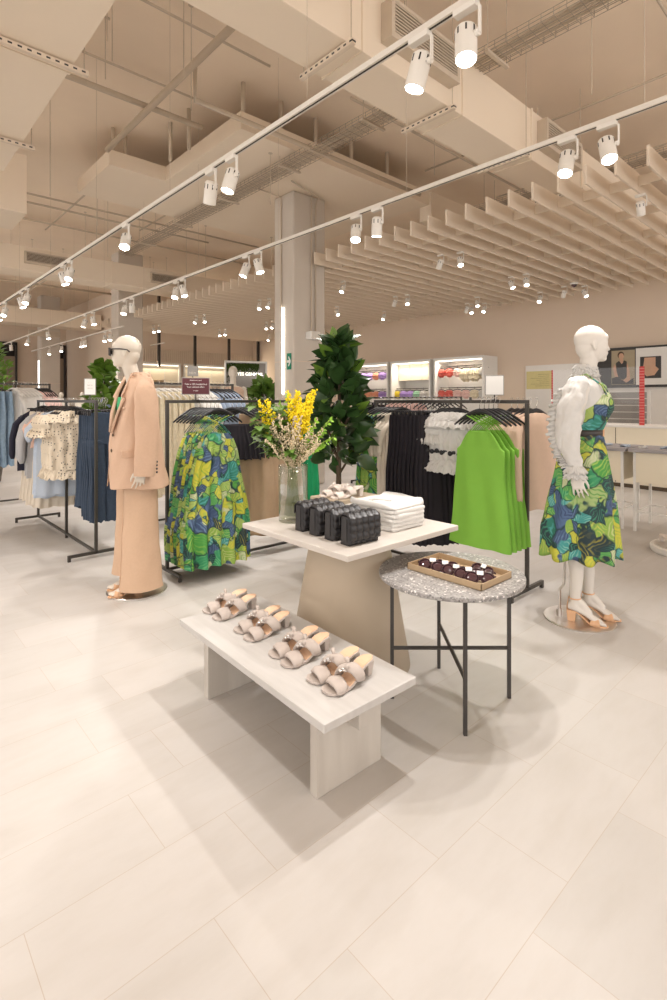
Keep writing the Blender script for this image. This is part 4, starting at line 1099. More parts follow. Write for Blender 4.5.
# --- rack 2: right (runs along +Y)
L2 = (3.571, 1.844, 0)
rack(L2, 1.48, PI/2, 1.40, 'dark metal clothes rack with lime green dresses, right of the stone table')
it = [(.03+.05*i, 'blaz', -12+2*i, 'pale pink blazer at the near end of the right rack', 'pink blazers hanging right', (.20, 0)) for i in range(5)]
it += [(.22, 'green', -84-1.5*i, 'lime green halter dress on the right rack, '+('frontmost' if i == 4 else 'behind the frontmost'), 'lime green dresses hanging right' if i < 4 else 'front lime green dress hanging right', (-.02-.062*i, .0)) for i in range(5)]
face_out(L2, PI/2, .22, .38)
it += run(.58, .045, 4, 'ruffw', -80, 'white ruffled blouse with black buttons on the right rack', 'white ruffled blouses hanging right')
it += run(.80, .045, 8, 'blkskirt', -35, 'long black pleated skirt on the right rack', 'black skirts hanging right')
it += run(1.17, .045, 3, 'cream', -35, 'cream cardigan on the right rack', 'cream cardigans hanging right')
it += run(1.32, .05, 3, 'print2', -40, 'tropical print dress at the far end of the right rack', 'tropical print dresses hanging right')
fill(L2, PI/2, 1.40, it)
# --- rack 3: left, runs along +Y
L3 = (1.597, 4.883, 0)
rack(L3, 1.98, PI/2, 1.40, 'dark metal clothes rack with spotted ruffle tops, at the left', mid=.88)
it = run(.05, .06, 5, 'jeans', -4, 'dark blue jeans on the spotted tops rack', 'dark jeans hanging left')
it += run(.40, .08, 2, 'denimskirt', -4, 'dark denim skirt behind the spotted tops', 'denim skirts hanging left')
it += run(.60, .06, 5, 'dots', -14, 'cream ruffle top with black spots on the left rack', 'spotted ruffle tops hanging left')
it += run(.96, .06, 3, 'bshirt', -10, 'pale blue striped shirt dress on the left rack', 'blue striped shirts hanging left')
it += [(1.22, 'peach', -8, 'peach tweed cropped top on the left rack', 'peach tops hanging left')]
it += run(1.34, .07, 2, 'gshirt', -6, 'grey striped shirt on the left rack', 'grey striped shirts hanging left')
it += [(1.74, 'navy', -4, 'navy jacket at the end of the spotted tops rack', 'navy jackets hanging left')]
it += run(1.16, .15, 5, 'creamskirt', -10, 'long cream skirt low on the left rack', 'cream skirts hanging left')
it = [tuple(q)+(((.10, 0),) if q[1] in ('jeans', 'denimskirt') else ()) for q in it]
fill(L3, PI/2, 1.40, it)
# --- rack 4: far left (along X), rack 5 behind rack 1, rack 6 farther back
L4 = (.3, 8.2, 0); rack(L4, 1.75, 0, 1.63, 'taller dark clothes rack with light jeans at the far left edge')
fill(L4, 0, 1.63, run(.2, .09, 12, 'jeans2', -60, 'light blue jeans on the far left rack', 'light jeans hanging far left')+run(1.30, .045, 6, 'whited', -60, 'white blouse on the far left rack', 'white blouses hanging far left')+run(1.58, .032, 5, 'peachb', -60, 'pale peach top on the far left rack', 'pale peach tops hanging far left'))
L5 = (2.25, 5.7, 0); rack(L5, 1.25, 0, 1.60, 'dark clothes rack with cream lace dresses behind the print dresses')
fill(L5, 0, 1.60, run(.06, .075, 8, 'lace', -60, 'long cream lace dress on the rack behind the print dresses', 'cream lace dresses')+run(.66, .06, 4, 'whited', -60, 'white blouse on the rack behind the print dresses', 'white blouses in the second row')+run(.92, .055, 6, 'blueg', -60, 'blue-grey shirt on the rack behind the print dresses', 'blue-grey shirts in the second row'))
L6 = (3.2, 9.6, 0); rack(L6, 2.6, 0, 1.62, 'dark clothes rack in the third row, before the lit niches')
fill(L6, 0, 1.62, run(.1, .09, 8, 'blueg', -60, 'blue-grey shirt on the third row rack', 'blue-grey shirts in the third row')+run(.9, .1, 8, 'jeans', -60, 'dark jeans on the third row rack', 'dark jeans in the third row')+run(1.8, .09, 8, 'whited', -60, 'white blouse on the third row rack', 'white blouses in the third row'))
L7 = (6.4, 6.2-1.9, 0); rack(L7, 2.0, PI/2, 1.45, 'dark clothes rack behind the rubber plant, near the cabinets')
fill(L7, PI/2, 1.45, run(.1, .09, 7, 'blktop', -20, 'short black top on the rack behind the plant', 'black tops behind the plant')+run(.8, .09, 6, 'peachb', -20, 'pale peach top on the rack behind the plant', 'peach tops behind the plant')+run(1.4, .09, 5, 'blkskirt', -20, 'long black skirt on the rack behind the plant', 'black skirts behind the plant'))
# sign holders on racks
def sign(loc, rz, w, h, m_, lab, lines, tm='tag', stem_h=.05, grp=None):
    s = empty('sign_holder', loc, rz); tag(s, lab, 'sign', grp)
    MB().box((-w/2-.006, -.004, stem_h-.006), (w/2+.006, .004, stem_h+h+.006)).build('frame', 'greyp', s)
    MB().box((-w/2, -.0065, stem_h), (w/2, -.0045, stem_h+h)).build('sign_card', m_, s)
    MB().tube([(0, 0, 0), (0, 0, stem_h)], .005, 6).box((-.03, -.014, -.002), (.03, .014, .004)).build('holder_clamp', 'rack', s)
    for z, sz, t in lines:
        text_obj('lettering', t, sz, tm, s, (0, -.0075, stem_h+h*z), (PI/2, 0, 0), .0004)
    return s
FX = -YAW   # faces the shop floor roughly toward the viewer
sign((L1[0]+.25, L1[1], 1.4005), R(-30), .215, .130, 'wine', 'burgundy sign with white writing on the left rack', [(.86, .011, 'MEMBER EXCLUSIVE'), (.62, .019, 'Take a 10% handpicked'), (.44, .017, 'from selected offers'), (.2, .009, 'MEMBERS')])
sign((L3[0], L3[1]+.16, 1.4005), R(-25), .088, .14, 'tag', 'small white sign on the spotted tops rack', [(.8, .018, '- - -'), (.6, .012, 'NEW IN'), (.4, .012, 'NEW IN'), (.2, .012, '- - -')], 'greyp')
sign((L2[0], L2[1]+.26, 1.4005), R(-55), .125, .140, 'tag', 'blank white sign card above the lime green dresses', [], stem_h=.04)
sign((2.96, 5.7, 1.6005), R(-30), .11, .11, 'greyp', 'small grey sign behind the burgundy sign', [(.3, .035, 'NEW')], 'trackw', .085)
# ================================================================ MANNEQUINS (body: one continuous remeshed surface)
def tube2(mb, pts, n=14):
    """pts: (x, y, z, rx, ry) horizontal-ish ellipse sections, end-capped"""
    P = [Vector(p[:3]) for p in pts]; rg = []
    for i, p in enumerate(pts):
        rg.append([P[i]+Vector((p[3]*math.cos(2*PI*k/n), p[4]*math.sin(2*PI*k/n), 0)) for k in range(n)])
    return mb.rings(rg)
def limb(mb, pts, rr, n=12):
    mb.tube(pts, rr, n)
    for p, r in zip(pts, rr): mb.ell(p, (r*.98, r*.98, r*.98), 12, 8)
def head(mb, c, yaw=0, pitch=0):
    """c: centre of the skull; faces +X"""
    h = MB()
    h.ell((-.012, 0, .028), (.098, .074, .088), 28, 18)
    h.ell((.020, 0, -.012), (.072, .066, .098), 24, 16)
    h.ell((-.034, 0, -.022), (.066, .060, .075), 20, 14); h.ell((-.022, 0, -.065), (.056, .052, .06), 18, 12)
    h.ell((.040, 0, -.052), (.050, .052, .062), 20, 14)
    h.ell((.062, 0, -.094), (.026, .026, .020), 16, 10)                      # chin
    tube2(h, [(.030, 0, -.104, .045, .030), (.020, 0, -.075, .062, .050), (.01, 0, -.03, .07, .062)])   # jaw
    h.ell((.072, 0, .036), (.020, .050, .030), 16, 10)                       # forehead
    for s in (-1, 1):
        h.ell((.074, s*.026, .010), (.014, .020, .006), 12, 8)               # brow
        h.ell((.071, s*.028, -.010), (.012, .014, .008), 12, 8)              # eyeball
        h.ell((.060, s*.036, -.034), (.022, .018, .018), 12, 8)              # cheek
        er = Matrix.Rotation(R(-12*s), 3, 'Z')
        h.ell((-.012, s*.073, -.014), (.016, .007, .028), 12, 8, er)         # ear
        h.ell((-.008, s*.071, -.038), (.009, .006, .010), 10, 6)
    h.rings([[(.080, -.006, .010), (.080, .006, .010), (.088, .004, .010), (.088, -.004, .010)], [(.078, -.014, -.044), (.078, .014, -.044), (.108, .007, -.040), (.108, -.007, -.040)]])
    h.ell((.099, 0, -.037), (.012, .009, .008), 12, 8)                       # nose tip
    h.ell((.086, 0, -.058), (.012, .020, .0055), 12, 8); h.ell((.084, 0, -.069), (.011, .017, .006), 12, 8)   # lips
    m = Matrix.Translation(Vector(c)) @ Matrix.Rotation(yaw, 4, 'Z') @ Matrix.Rotation(pitch, 4, 'Y')
    h.xf(m); mb.add(h.v, h.f)
def hand(mb, w, d, side, palm_n, L=.175):
    """w wrist, d direction the hand points, palm_n palm normal; five separate bent fingers"""
    w = Vector(w); d = Vector(d).normalized(); n = Vector(palm_n); n = (n-d*n.dot(d)).normalized(); s = d.cross(n)*side
    pl = L*.48
    # palm
    rg = []
    for t, hw, ht in ((-.15, .022, .019), (.15, .028, .015), (.6, .038, .013), (1.0, .037, .010)):
        c = w+d*(pl*t); rg.append([c+s*(hw*math.cos(2*PI*k/12))+n*(ht*math.sin(2*PI*k/12)) for k in range(12)])
    mb.rings(rg)
    for i, (off, ln, sp) in enumerate(((.028, .066, .010), (.0095, .076, .003), (-.0095, .070, -.003), (-.0275, .054, -.011))):
        b = w+d*(pl*.92)+s*off; k1 = b+d*ln*.45+s*sp*.5+n*.006; k2 = k1+d*ln*.32+s*sp*.4+n*.016; k3 = k2+d*ln*.22+n*.018
        mb.tube([b-d*.012, b, k1, k2, k3], [.0075, .0078, .0073, .0068, .0055], 8); mb.ell(k3, (.0055,)*3, 8, 6)
    b = w+d*(pl*.28)+s*.024; k1 = b+s*.022+d*.024+n*.008; k2 = k1+d*.030+s*.007+n*.008; k3 = k2+d*.020+n*.003
    mb.tube([b-s*.01, b, k1, k2, k3], [.010, .011, .0095, .0085, .0065], 8); mb.ell(k3, (.0065,)*3, 8, 6)
def foot(mb, x, y, z, yaw=0, lift=.060):
    """ankle above (x,y); foot of a heeled shoe, toes toward +X"""
    m = Matrix.Translation((x, y, z)) @ Matrix.Rotation(yaw, 4, 'Z'); f = MB()
    pts = [(-.045, 0, lift+.028, .022), (-.010, 0, lift+.030, .030), (.05, 0, lift*.62+.026, .027), (.10, 0, lift*.15+.024, .026), (.135, 0, .020, .022), (.150, 0, .018, .016)]
    rg = []
    for (px, py, pz, r) in pts: rg.append([(px, py+r*1.15*math.cos(2*PI*k/12), pz+r*(.85 if px > .03 else 1)*math.sin(2*PI*k/12)) for k in range(12)])
    f.rings(rg)
    f.tube([(-.005, 0, lift+.10), (-.006, 0, lift+.06), (.0, 0, lift+.03)], [.029, .031, .034], 12)
    f.tube([(0, 0, lift+.075), (.035, 0, lift+.045), (.08, 0, lift*.4+.032)], [.028, .027, .022], 12)
    for i, (oy, r) in enumerate(((-.024, .0105), (-.009, .0082), (.004, .0076), (.015, .0072), (.025, .0068))):
        f.tube([(.125, oy, .018), (.155+.004*(2-i), oy, .017), (.170-.004*i, oy, .013)], [r, r, r*.8], 8); f.ell((.170-.004*i, oy, .013), (r*.8,)*3, 8, 6)
    f.xf(m); mb.add(f.v, f.f)
def mannequin(loc, rz, label, skin, P):
    r = empty('mannequin', loc, rz); tag(r, label, 'mannequin')
    b = MB(); lx = P['lean']
    # torso
    tube2(b, [(0+lx*.3, 0, .90, .085, .14), (0+lx*.4, 0, .98, .105, .165), (lx*.45, 0, 1.07, .092, .145), (lx*.55, 0, 1.18, .078, .115), (lx*.6+.004, 0, 1.28, .090, .130),
              (lx*.7+.008, 0, 1.38, .095, .148), (lx*.75, 0, 1.46, .082, .165), (lx*.8-.006, 0, 1.51, .058, .13), (lx*.85-.006, 0, 1.545, .045, .07)], 24)
    for s in (-1, 1): b.ell((.068*P.get('bust', 1)+lx*.68, s*.062, 1.365), (.048, .052, .052), 16, 10)
    hx = P['head']; hc = Vector((hx, 0, 1.755))
    b.tube([(lx*.85-.012, 0, 1.50), (lerp(lx*.85-.012, hx-.015, .5), 0, 1.585), (hx-.012, 0, 1.70)], [.062, .052, .054], 18, up=(1, 0, 0))
    head(b, hc, P.get('hyaw', 0), P.get('hpitch', 0))
    # legs
    for s, (fx, fy, fyaw) in zip((-1, 1), P['feet']):
        hip = Vector((lx*.3, s*.085, .92)); kn = Vector((lerp(lx*.3, fx, .45)+.012, lerp(s*.085, fy, .45), .53)); an = Vector((fx-.006, fy, .155))
        b.tube([hip, hip.lerp(kn, .5)+Vector((.01, 0, 0)), kn, kn.lerp(an, .3)-Vector((.014, 0, 0)), kn.lerp(an, .65), an], [.088, .072, .053, .052, .039, .031], 16)
        b.ell(hip, (.088, .088, .088), 14, 10); b.ell(kn, (.052,)*3, 12, 8)
        foot(b, fx, fy, .012, fyaw)
    # arms
    for s, A in zip((-1, 1), P['arms']):
        limb(b, [(lx*.8-.004, s*.150, 1.468), A[0], A[1]], [.050, .039, .025])
        hand(b, A[1], A[2], A[3], A[4])
    body = b.build('body', skin, r, smooth=True)
    q = body.modifiers.new('remesh', 'REMESH'); q.mode = 'VOXEL'; q.voxel_size = .0052; q.use_smooth_shade = True
    q = body.modifiers.new('smooth', 'SMOOTH'); q.factor = .5; q.iterations = 6
    # base
    MB().lathe([(.212, 0), (.212, .007), (.209, .009)], n=72).build('base_plate', 'steel', r).location = (P.get('bx', 0), P.get('by', 0), 0)
    return r, body
def heel_shoe(parent, x, y, yaw, ankle=True, z=.009, lift=.060):
    r = empty('heeled_sandal', (x, y, z), yaw); r.parent = parent
    s = MB(); N = 14; rg = []
    for i in range(N+1):
        t = i/N; xx = .182-.232*t; w = (.036*math.sin(min(1, t*3.2+.18)*PI/2) if t < .45 else lerp(.036, .024, min(1, (t-.45)/.3)))
        zz = lift*(0 if t < .32 else (1-math.cos(min(1, (t-.32)/.5)*PI))/2)
        rg.append([(xx, -w, zz), (xx, w, zz), (xx, w, zz+.008), (xx, -w, zz+.008)])
    s.rings(rg).build('sole', 'tanl', r)
    MB().rings([[(-.046, -.022, 0), (-.004, -.022, 0), (-.004, .022, 0), (-.046, .022, 0)], [(-.052, -.025, lift), (.004, -.025, lift+.002), (.004, .025, lift+.002), (-.052, .025, lift)]]).build('block_heel', 'tanl', r, bevel=.003)
    def bnd(x0, x1, z0, H, W, wd=.020, th=.0035, nm='toe_strap'):
        rings = []
        for k in range(13):
            a = PI*k/12; yy = -W*math.cos(a); zz = z0+H*math.sin(a)**.8; xx = lerp(x0, x1, k/12)
            rings.append([(xx+wd*math.cos(2*PI*j/8), yy-math.cos(a)*th*math.sin(2*PI*j/8), zz+math.sin(a)*th*math.sin(2*PI*j/8)) for j in range(8)])
        return MB().rings(rings)
    bnd(.098, .130, .004, .036, .037).build('toe_strap', 'tanl', r, smooth=True)
    bnd(.130, .098, .004, .037, .037, .014).build('toe_strap', 'tanl', r, smooth=True)
    if ankle:
        n = 20; MB().tube([(-.006+.034*math.cos(2*PI*k/n), .034*math.sin(2*PI*k/n), lift+.085) for k in range(n+1)], .0045, 6).build('ankle_strap', 'tanl', r, smooth=True)
        MB().rings([[(-.05, -.02, lift), (-.045, -.02, lift), (-.045, .02, lift), (-.05, .02, lift)], [(-.052, -.018, lift+.03), (-.048, -.018, lift+.03), (-.048, .018, lift+.03), (-.052, .018, lift+.03)], [(-.044, -.006, lift+.088), (-.040, -.006, lift+.088), (-.040, .006, lift+.088), (-.044, .006, lift+.088)]]).build('heel_counter', 'tanl', r, smooth=True)
    else:
        bnd(.03, .05, lift*.6, .055, .040, .016).build('instep_strap', 'tanl', r, smooth=True)
    return r
def aim(dx, dz):   # heading (right, forward of the viewer) -> world angle
    return math.atan2(-sN*dx+cS*dz, cS*dx+sN*dz)
def secloft(mb, secs, n=64, rows=30, pl=0, wob=0, ph=0, hem=0, cap0=True, cap1=False, sq=.9):
    """(z, cx, cy, rx, ry, pleat)"""
    rg = []
    for i in range(rows+1):
        t = i/rows; z, cx, cy, rx, ry, pa = interp(secs, t); ring = []
        for k in range(n):
            a = 2*PI*k/n; c, s_ = math.cos(a), math.sin(a)
            q = 1+pa*math.sin(pl*a+ph+.6*math.sin(z*5))+wob*math.sin(3*a+z*17+ph)+wob*.6*math.sin(5*a-z*26)
            ring.append((cx+rx*q*math.copysign(abs(c)**sq, c), cy+ry*q*math.copysign(abs(s_)**sq, s_), z-hem*math.sin(pl*a+ph)*(t**5)))
        rg.append(ring)
    return mb.rings(rg, cap0, cap1)

# ---------------- mannequin in the peach suit (left side turned to the viewer)
LX = .0
mloc = CW(-1.448, 3.87, 0)
r, body = mannequin(mloc, aim(-.82, -.57), 'cream mannequin in an oversized peach blazer, wide trousers and black sunglasses', 'skin',
    dict(lean=.02, bust=.8, head=.08, hyaw=R(-27), feet=[(.01, -.09, R(4)), (.035, .075, R(-2))],
         arms=[((0.0, -.235, 1.20), (.03, -.27, .95), (.05, 0, -1), 1, (0, 1, 0)), ((0.0, .235, 1.20), (.04, .275, .93), (.16, .02, -1), -1, (0, -1, 0))]))
# trousers: one mesh, two wide legs
m = MB()
secloft(m, [(1.14, .01, 0, .10, .14, 0), (1.0, .0, 0, .12, .19, 0), (.86, 0, 0, .125, .195, 0)], 48, 6)
secloft(m, [(.95, 0, .085, .118, .105, .0), (.6, .0, .09, .118, .105, .02), (.3, .0, .095, .130, .120, .03), (.055, -.005, .10, .148, .130, .04)], 56, 22, pl=5, wob=.012, ph=.6, sq=.85)
secloft(m, [(.95, 0, -.085, .118, .105, .0), (.6, .0, -.09, .118, .105, .02), (.3, .0, -.10, .128, .115, .03), (.115, .0, -.105, .145, .125, .04)], 56, 22, pl=5, wob=.012, ph=1.6, sq=.85)
m.tube([(.118, .10, .93), (.122, .10, .6), (.138, .11, .3), (.148, .115, .06)], .005, 5)
folds(m.build('wide_trousers', 'trou', r, smooth=True), .014, .2, 1)
# blazer body, back closed and front drawn to a deep V
m = MB(); n = 72; rows = 34; rg = []
secs = [(1.60, -.010, .062, .068, 0), (1.57, -.010, .072, .105, 0), (1.53, -.006, .092, .175, 0), (1.42, .0, .130, .220, 0), (1.25, .008, .150, .222, 0), (1.05, .008, .168, .232, 0), (.90, .004, .185, .245, 0), (.775, -.002, .205, .262, 0)]
for i in range(rows+1):
    t = i/rows; z, cx, rx, ry, _ = interp(secs, t); ring = []
    for k in range(n+1):
        # opening half angle at the front
        op = .48*max(0, min(1, (z-1.18)/.34)) + (.24*max(0, (1.0-z)/.24))
        a = op + (2*PI-2*op)*k/n; c, s_ = math.cos(a), math.sin(a)
        fold = .006*math.sin(5*a+z*8)+.004*math.sin(9*a-z*14)
        ring.append((cx+(rx+fold)*math.copysign(abs(c)**.85, c), (ry+fold)*math.copysign(abs(s_)**.85, s_), z-.008*math.cos(3*a)*(t**6)))
    rg.append(ring)
m.rings(rg, False, False, closed=False)
bz = m.build('blazer', 'blaz', r, smooth=True, solid=.006); folds(bz, .012, .16, 1)
# inner emerald top and lapels
m = MB(); rg = []
for i in range(9):
    z = lerp(1.44, 1.16, i/8); rg.append([(lerp(.085, .118, i/8)+.012*math.cos(a*1.0), .10*math.sin(a), z) for a in [(-1.3+2.6*k/12) for k in range(13)]])
m = MB(); rg = []
for i in range(9):
    z, cx, rx = interp([(1.42, .015, .112), (1.36, .02, .116), (1.28, .02, .108), (1.16, .015, .098)], i/8); rg.append([(cx+rx*math.cos(a), .15*math.sin(a), z) for a in [(-1.3+2.6*k/12) for k in range(13)]])
m.rings(rg, False, False, closed=False); m.build('inner_top', 'emer', r, smooth=True, solid=.004)
for s in (-1, 1):
    lp = MB()
    outer = [(.052, .080, 1.585), (.092, .120, 1.50), (.128, .130, 1.425), (.112, .150, 1.410), (.150, .115, 1.30), (.170, .045, 1.175)]
    inner = [(.020, .060, 1.600), (.062, .066, 1.53), (.098, .072, 1.45), (.104, .070, 1.42), (.138, .050, 1.30), (.168, .012, 1.165)]
    rg = [[(a_[0]+.010, s*a_[1], a_[2]) for a_ in outer], [(a_[0]+.014, s*a_[1], a_[2]) for a_ in inner]]
    lp.rings([rg[0], [((p[0]+q[0])/2+.006, (p[1]+q[1])/2, (p[2]+q[2])/2) for p, q in zip(*rg)], rg[1]], False, False, closed=False)
    lp.build('lapel', 'blaz', r, smooth=True, solid=.008)
MB().tube([(-.055, -.06, 1.565), (-.082, 0, 1.585), (-.055, .06, 1.575), (.0, .078, 1.58), (.045, .072, 1.575)], [.012, .014, .015, .015, .012], 8, sq=1.6).tube([(-.055, -.06, 1.565), (.0, -.078, 1.58), (.045, -.072, 1.575)], [.012, .015, .012], 8).build('collar', 'blaz', r, smooth=True)
for s in (-1, 1):
    m = MB(); pts = [(-.006, s*.150, 1.522), (-.004, s*.208, 1.470), (-.002, s*.248, 1.36), (.0, s*.268, 1.18), (.018, s*.290, .98), (.026, s*.296, .875)]
    m.tube(pts, [.040, .076, .083, .080, .074, .070], 22, sq=.82, up=(1, 0, 0), cap=False)
    sl = m.build('sleeve', 'blaz', r, smooth=True); folds(sl, .022, .09, 2)
    bt = MB()
    for k in range(4): bt.ell((-.052, s*.318, .90+.024*k), (.007, .005, .008), 8, 6)
    bt.build('button', 'black', sl)
bt = MB()
for s_, z in ((1, 1.15), (1, 1.04)):
    b1 = MB().xf(Matrix.Identity(4)); b1.lathe([(.011, -.003), (.012, 0), (.008, .003)], n=12).xf(Matrix.Rotation(R(90), 4, 'Y')).xf(Matrix.Translation((.176+(.01 if z < 1.1 else 0), .03, z))); b1.build('button', 'bark', r)
MB().box((.075, .218, 1.00), (.165, .238, 1.05)).build('pocket_flap', 'blaz', r, bevel=.004)
MB().box((.11, .10, 1.335), (.135, .16, 1.35)).build('chest_pocket', 'blaz', r, bevel=.004)
# sunglasses on the face
sg = empty('sunglasses', (.080, 0, 1.755)); sg.parent = r; sg.rotation_euler = (0, 0, R(-27))
MB().box((.090, -.068, -.002), (.102, .068, .018)).box((.090, -.070, -.036), (.101, -.062, .014)).box((.090, .062, -.036), (.101, .070, .014)).box((.090, -.012, -.022), (.101, .012, .012)).tube([(.090, .068, .010), (.02, .080, .010), (-.03, .080, .004), (-.045, .074, -.012)], .0045, 6).tube([(.090, -.068, .010), (.02, -.080, .010), (-.03, -.080, .004), (-.045, -.074, -.012)], .0045, 6).build('glasses_frame', 'black', sg)
for s in (-1, 1): MB().rings([[(.096, s*.008, .012), (.096, s*.066, .012), (.096, s*.064, -.038), (.096, s*.014, -.040)], [(.100, s*.008, .012), (.100, s*.066, .012), (.100, s*.064, -.038), (.100, s*.014, -.040)]]).build('lens', 'lensd', sg)
heel_shoe(r, .01, -.09, R(4), False); heel_shoe(r, .035, .075, R(-2), False)

# ---------------- mannequin in the white blouse and tropical dress (right side turned to the viewer)
mloc = CW(1.57, 3.356, 0)
r, body = mannequin(mloc, aim(.84, -.54), 'ivory mannequin in a white frilled blouse under a belted tropical print dress', 'skin2',
    dict(lean=.055, head=.075, hyaw=R(26), feet=[(-.01, -.065, R(0)), (.05, .075, R(2))],
         arms=[((-.03, -.225, 1.20), (.01, -.235, .955), (.22, .03, -1), 1, (0, 1, 0)), ((.02, .225, 1.20), (.08, .24, .96), (.1, 0, -1), -1, (0, -1, 0))]))
m = MB()
secloft(m, [(1.215, .032, 0, .098, .128, 0), (1.17, .032, 0, .105, .135, .01), (1.02, .02, 0, .145, .168, .03), (.8, .01, 0, .185, .195, .06), (.6, .0, 0, .215, .215, .08), (.415, .0, 0, .222, .212, .10)], 160, 40, pl=9, wob=.01, hem=.012, cap0=False)
m.build('flared_skirt', 'print2', r, smooth=True, solid=.004)
m = MB(); n = 72; rg = []
bs_ = [(1.455, .075, .098, .118), (1.40, .078, .112, .150), (1.34, .068, .124, .156), (1.27, .050, .108, .140), (1.20, .034, .098, .128)]
for i in range(15):
    t = i/14; z, cx, rx, ry = interp(bs_, t); ring = []
    for k in range(n):
        a = 2*PI*k/n; c, s_ = math.cos(a), math.sin(a)
        top = z if i > 5 else z-(1-i/6)*(.075*(1-max(0, c))+.035*math.exp(-((a if a < PI else a-2*PI)/.25)**2))
        bust = .014*math.exp(-((abs(a if a < PI else a-2*PI)-.55)/.3)**2)*math.exp(-((z-1.36)/.06)**2)
        ring.append((cx+(rx+bust)*c, (ry+bust)*s_, top))
    rg.append(ring)
m.rings(rg, False, False); m.build('bodice', 'print2', r, smooth=True, solid=.005)
stp = MB()
for s in (-1, 1): stp.tube([(.168, s*.075, 1.42), (.140, s*.095, 1.49), (.055, s*.112, 1.560), (-.03, s*.095, 1.53), (-.060, s*.08, 1.40)], .0055, 6)
stp.build('shoulder_strap', 'print2', r)
MB().rings([[(.033+.105*math.cos(2*PI*k/48), .136*math.sin(2*PI*k/48), z) for k in range(48)] for z in (1.175, 1.215)], False, False).build('belt', 'black', r, smooth=True, solid=.004)
MB().box((.134, -.022, 1.172), (.144, .022, 1.218)).build('belt_buckle', 'tanl', r, bevel=.004)
# blouse
m = MB()
secloft(m, [(1.575, .025, 0, .050, .055, 0), (1.55, .025, 0, .066, .085, 0), (1.525, .030, 0, .082, .150, .0), (1.49, .036, 0, .100, .188, 0), (1.42, .042, 0, .112, .180, 0), (1.33, .038, 0, .112, .158, .01), (1.19, .030, 0, .096, .126, .01)], 80, 24, pl=11, wob=.008)
bl = m.build('blouse', 'whitec', r, smooth=True); folds(bl, .010, .05, 1)
m = MB()
for j in range(3): ruffle(m, 1.625-.020*j, .056+.004*j, .058+.004*j, .030, .014, 13, cx=.034, ph=j)
ruffle(m, 1.585, .052, .058, .04, .03, 14, cx=.03)
for j in range(5):  # frill down the front
    rg_ = []
    for q in range(2):
        rg_.append([(.098+.0062*k+.012*q+.005*math.sin(k*1.3+q), (-.02+.01*j)+(.018*q)*(1 if j % 2 else -1), 1.54-.020*k/1.3) for k in range(12)])
    m.rings(rg_, False, False, closed=False)
m.build('neck_frill', 'whitec', r, smooth=True, solid=.002)
for s in (-1, 1):
    m = MB(); pts = [(.025, s*.145, 1.525), (.010, s*.20, 1.485), (-.025, s*.238, 1.36), (-.035, s*.255, 1.20), (-.015, s*.255, 1.07), (.010, s*.245, .995)]
    m.tube(pts, [.045, .068, .074, .078, .058, .036], 22, sq=.70, up=(1, 0, 0), cap=False)
    folds(m.build('blouse_sleeve', 'whitec', r, smooth=True), .040, .06, 3)
    # frill running down the back seam of the sleeve and round the cuff
    m = MB(); rows_ = []
    for k in range(121):
        t = k/120; i0 = min(int(t*4.0)+1, 4); f = t*4.0+1-i0; a_, b_ = pts[i0], pts[min(i0+1, 5)]
        cx, cy, cz = [lerp(a_[q], b_[q], f) for q in range(3)]
        rad = [.045, .070, .082, .080, .062, .036]; rr_ = lerp(rad[i0], rad[min(i0+1, 5)], f)
        rows_.append([(cx-rr_+.012, cy, cz), (cx-rr_-.012, cy+.012*math.sin(k*1.1), cz-.004), (cx-rr_-.030-.010*math.sin(k*.75), cy+.018*math.sin(k*1.1+.6), cz-.008+.006*math.sin(k*2.1))])
    m.rings(rows_, False, False, closed=False)
    m.build('sleeve_frill', 'whitec', r, smooth=True, solid=.002)
    m = MB(); 
    for j in range(2): ruffle(m, 1.005-.03*j, .038, .036, .045, .022, 12, cx=0, ph=j)
    m.xf(Matrix.Translation((.012, s*.243, 0))); m.build('cuff_frill', 'whitec', r, smooth=True, solid=.002)
heel_shoe(r, -.01, -.065, 0, True); heel_shoe(r, .05, .075, R(2), True)
MB().tube([(-.11, -.03, .009), (-.11, -.03, .18), (-.085, -.03, .22), (-.08, -.03, .44)], .008, 10).lathe([(.020, .009), (.020, .055)], (-.11, -.03, 0), 16).build('support_rod', 'steel', r, smooth=False)
# ================================================================ PLANTS, DISPLAYS, CHECKOUT
def leafy(name, loc, H, r0, n, L, W, m_, lab, stemh=.3, seed=1, shape=None, pot=True, cat='plant'):
    random.seed(seed); r = empty(name, loc); tag(r, lab, cat)
    if pot:
        MB().lathe([(.13, 0), (.17, .32), (.175, .34), (.155, .34), (.15, .30)], n=28).build('pot', 'pot', r)
    tk = MB(); tk.tube([(0, 0, .28), (.01, .01, .8), (.0, -.01, H*.7), (.01, 0, H*.97)], [.026, .022, .016, .008], 8)
    for k in range(6):
        a = k*1.1; z0 = lerp(.5, .8, k/6)*H*.8; tk.tube([(0, 0, z0), (r0*.5*math.cos(a), r0*.5*math.sin(a), z0+.2)], [.012, .006], 6)
    tk.build('trunk', 'bark', r, smooth=True)
    f = MB(); g = MB()
    for k in range(n):
        t = (k+.5)/n; z = lerp(stemh, H, t**.9); q = shape(t) if shape else math.sin(PI*min(1, t*.75+.22))
        a = k*2.4+random.uniform(-.4, .4); rad = r0*q*random.uniform(.35, 1)
        c = Vector((rad*.55*math.cos(a), rad*.55*math.sin(a), z)); el = random.uniform(-.6, 1.6)+t*.6
        d = Vector((math.cos(a), math.sin(a), el)); s = random.uniform(.8, 1.2)
        add_leaf(g if (m_ == 'leafd' and k % 11 == 0) else f, c, d, (random.uniform(-1, 1), random.uniform(-1, 1), random.uniform(.2, 1)), L*s, W*s, curl=random.uniform(.05, .3))
    f.build('foliage', m_, r, smooth=True)
    if g.v: g.build('young_leaves', 'leafm', r, smooth=True)
    return r
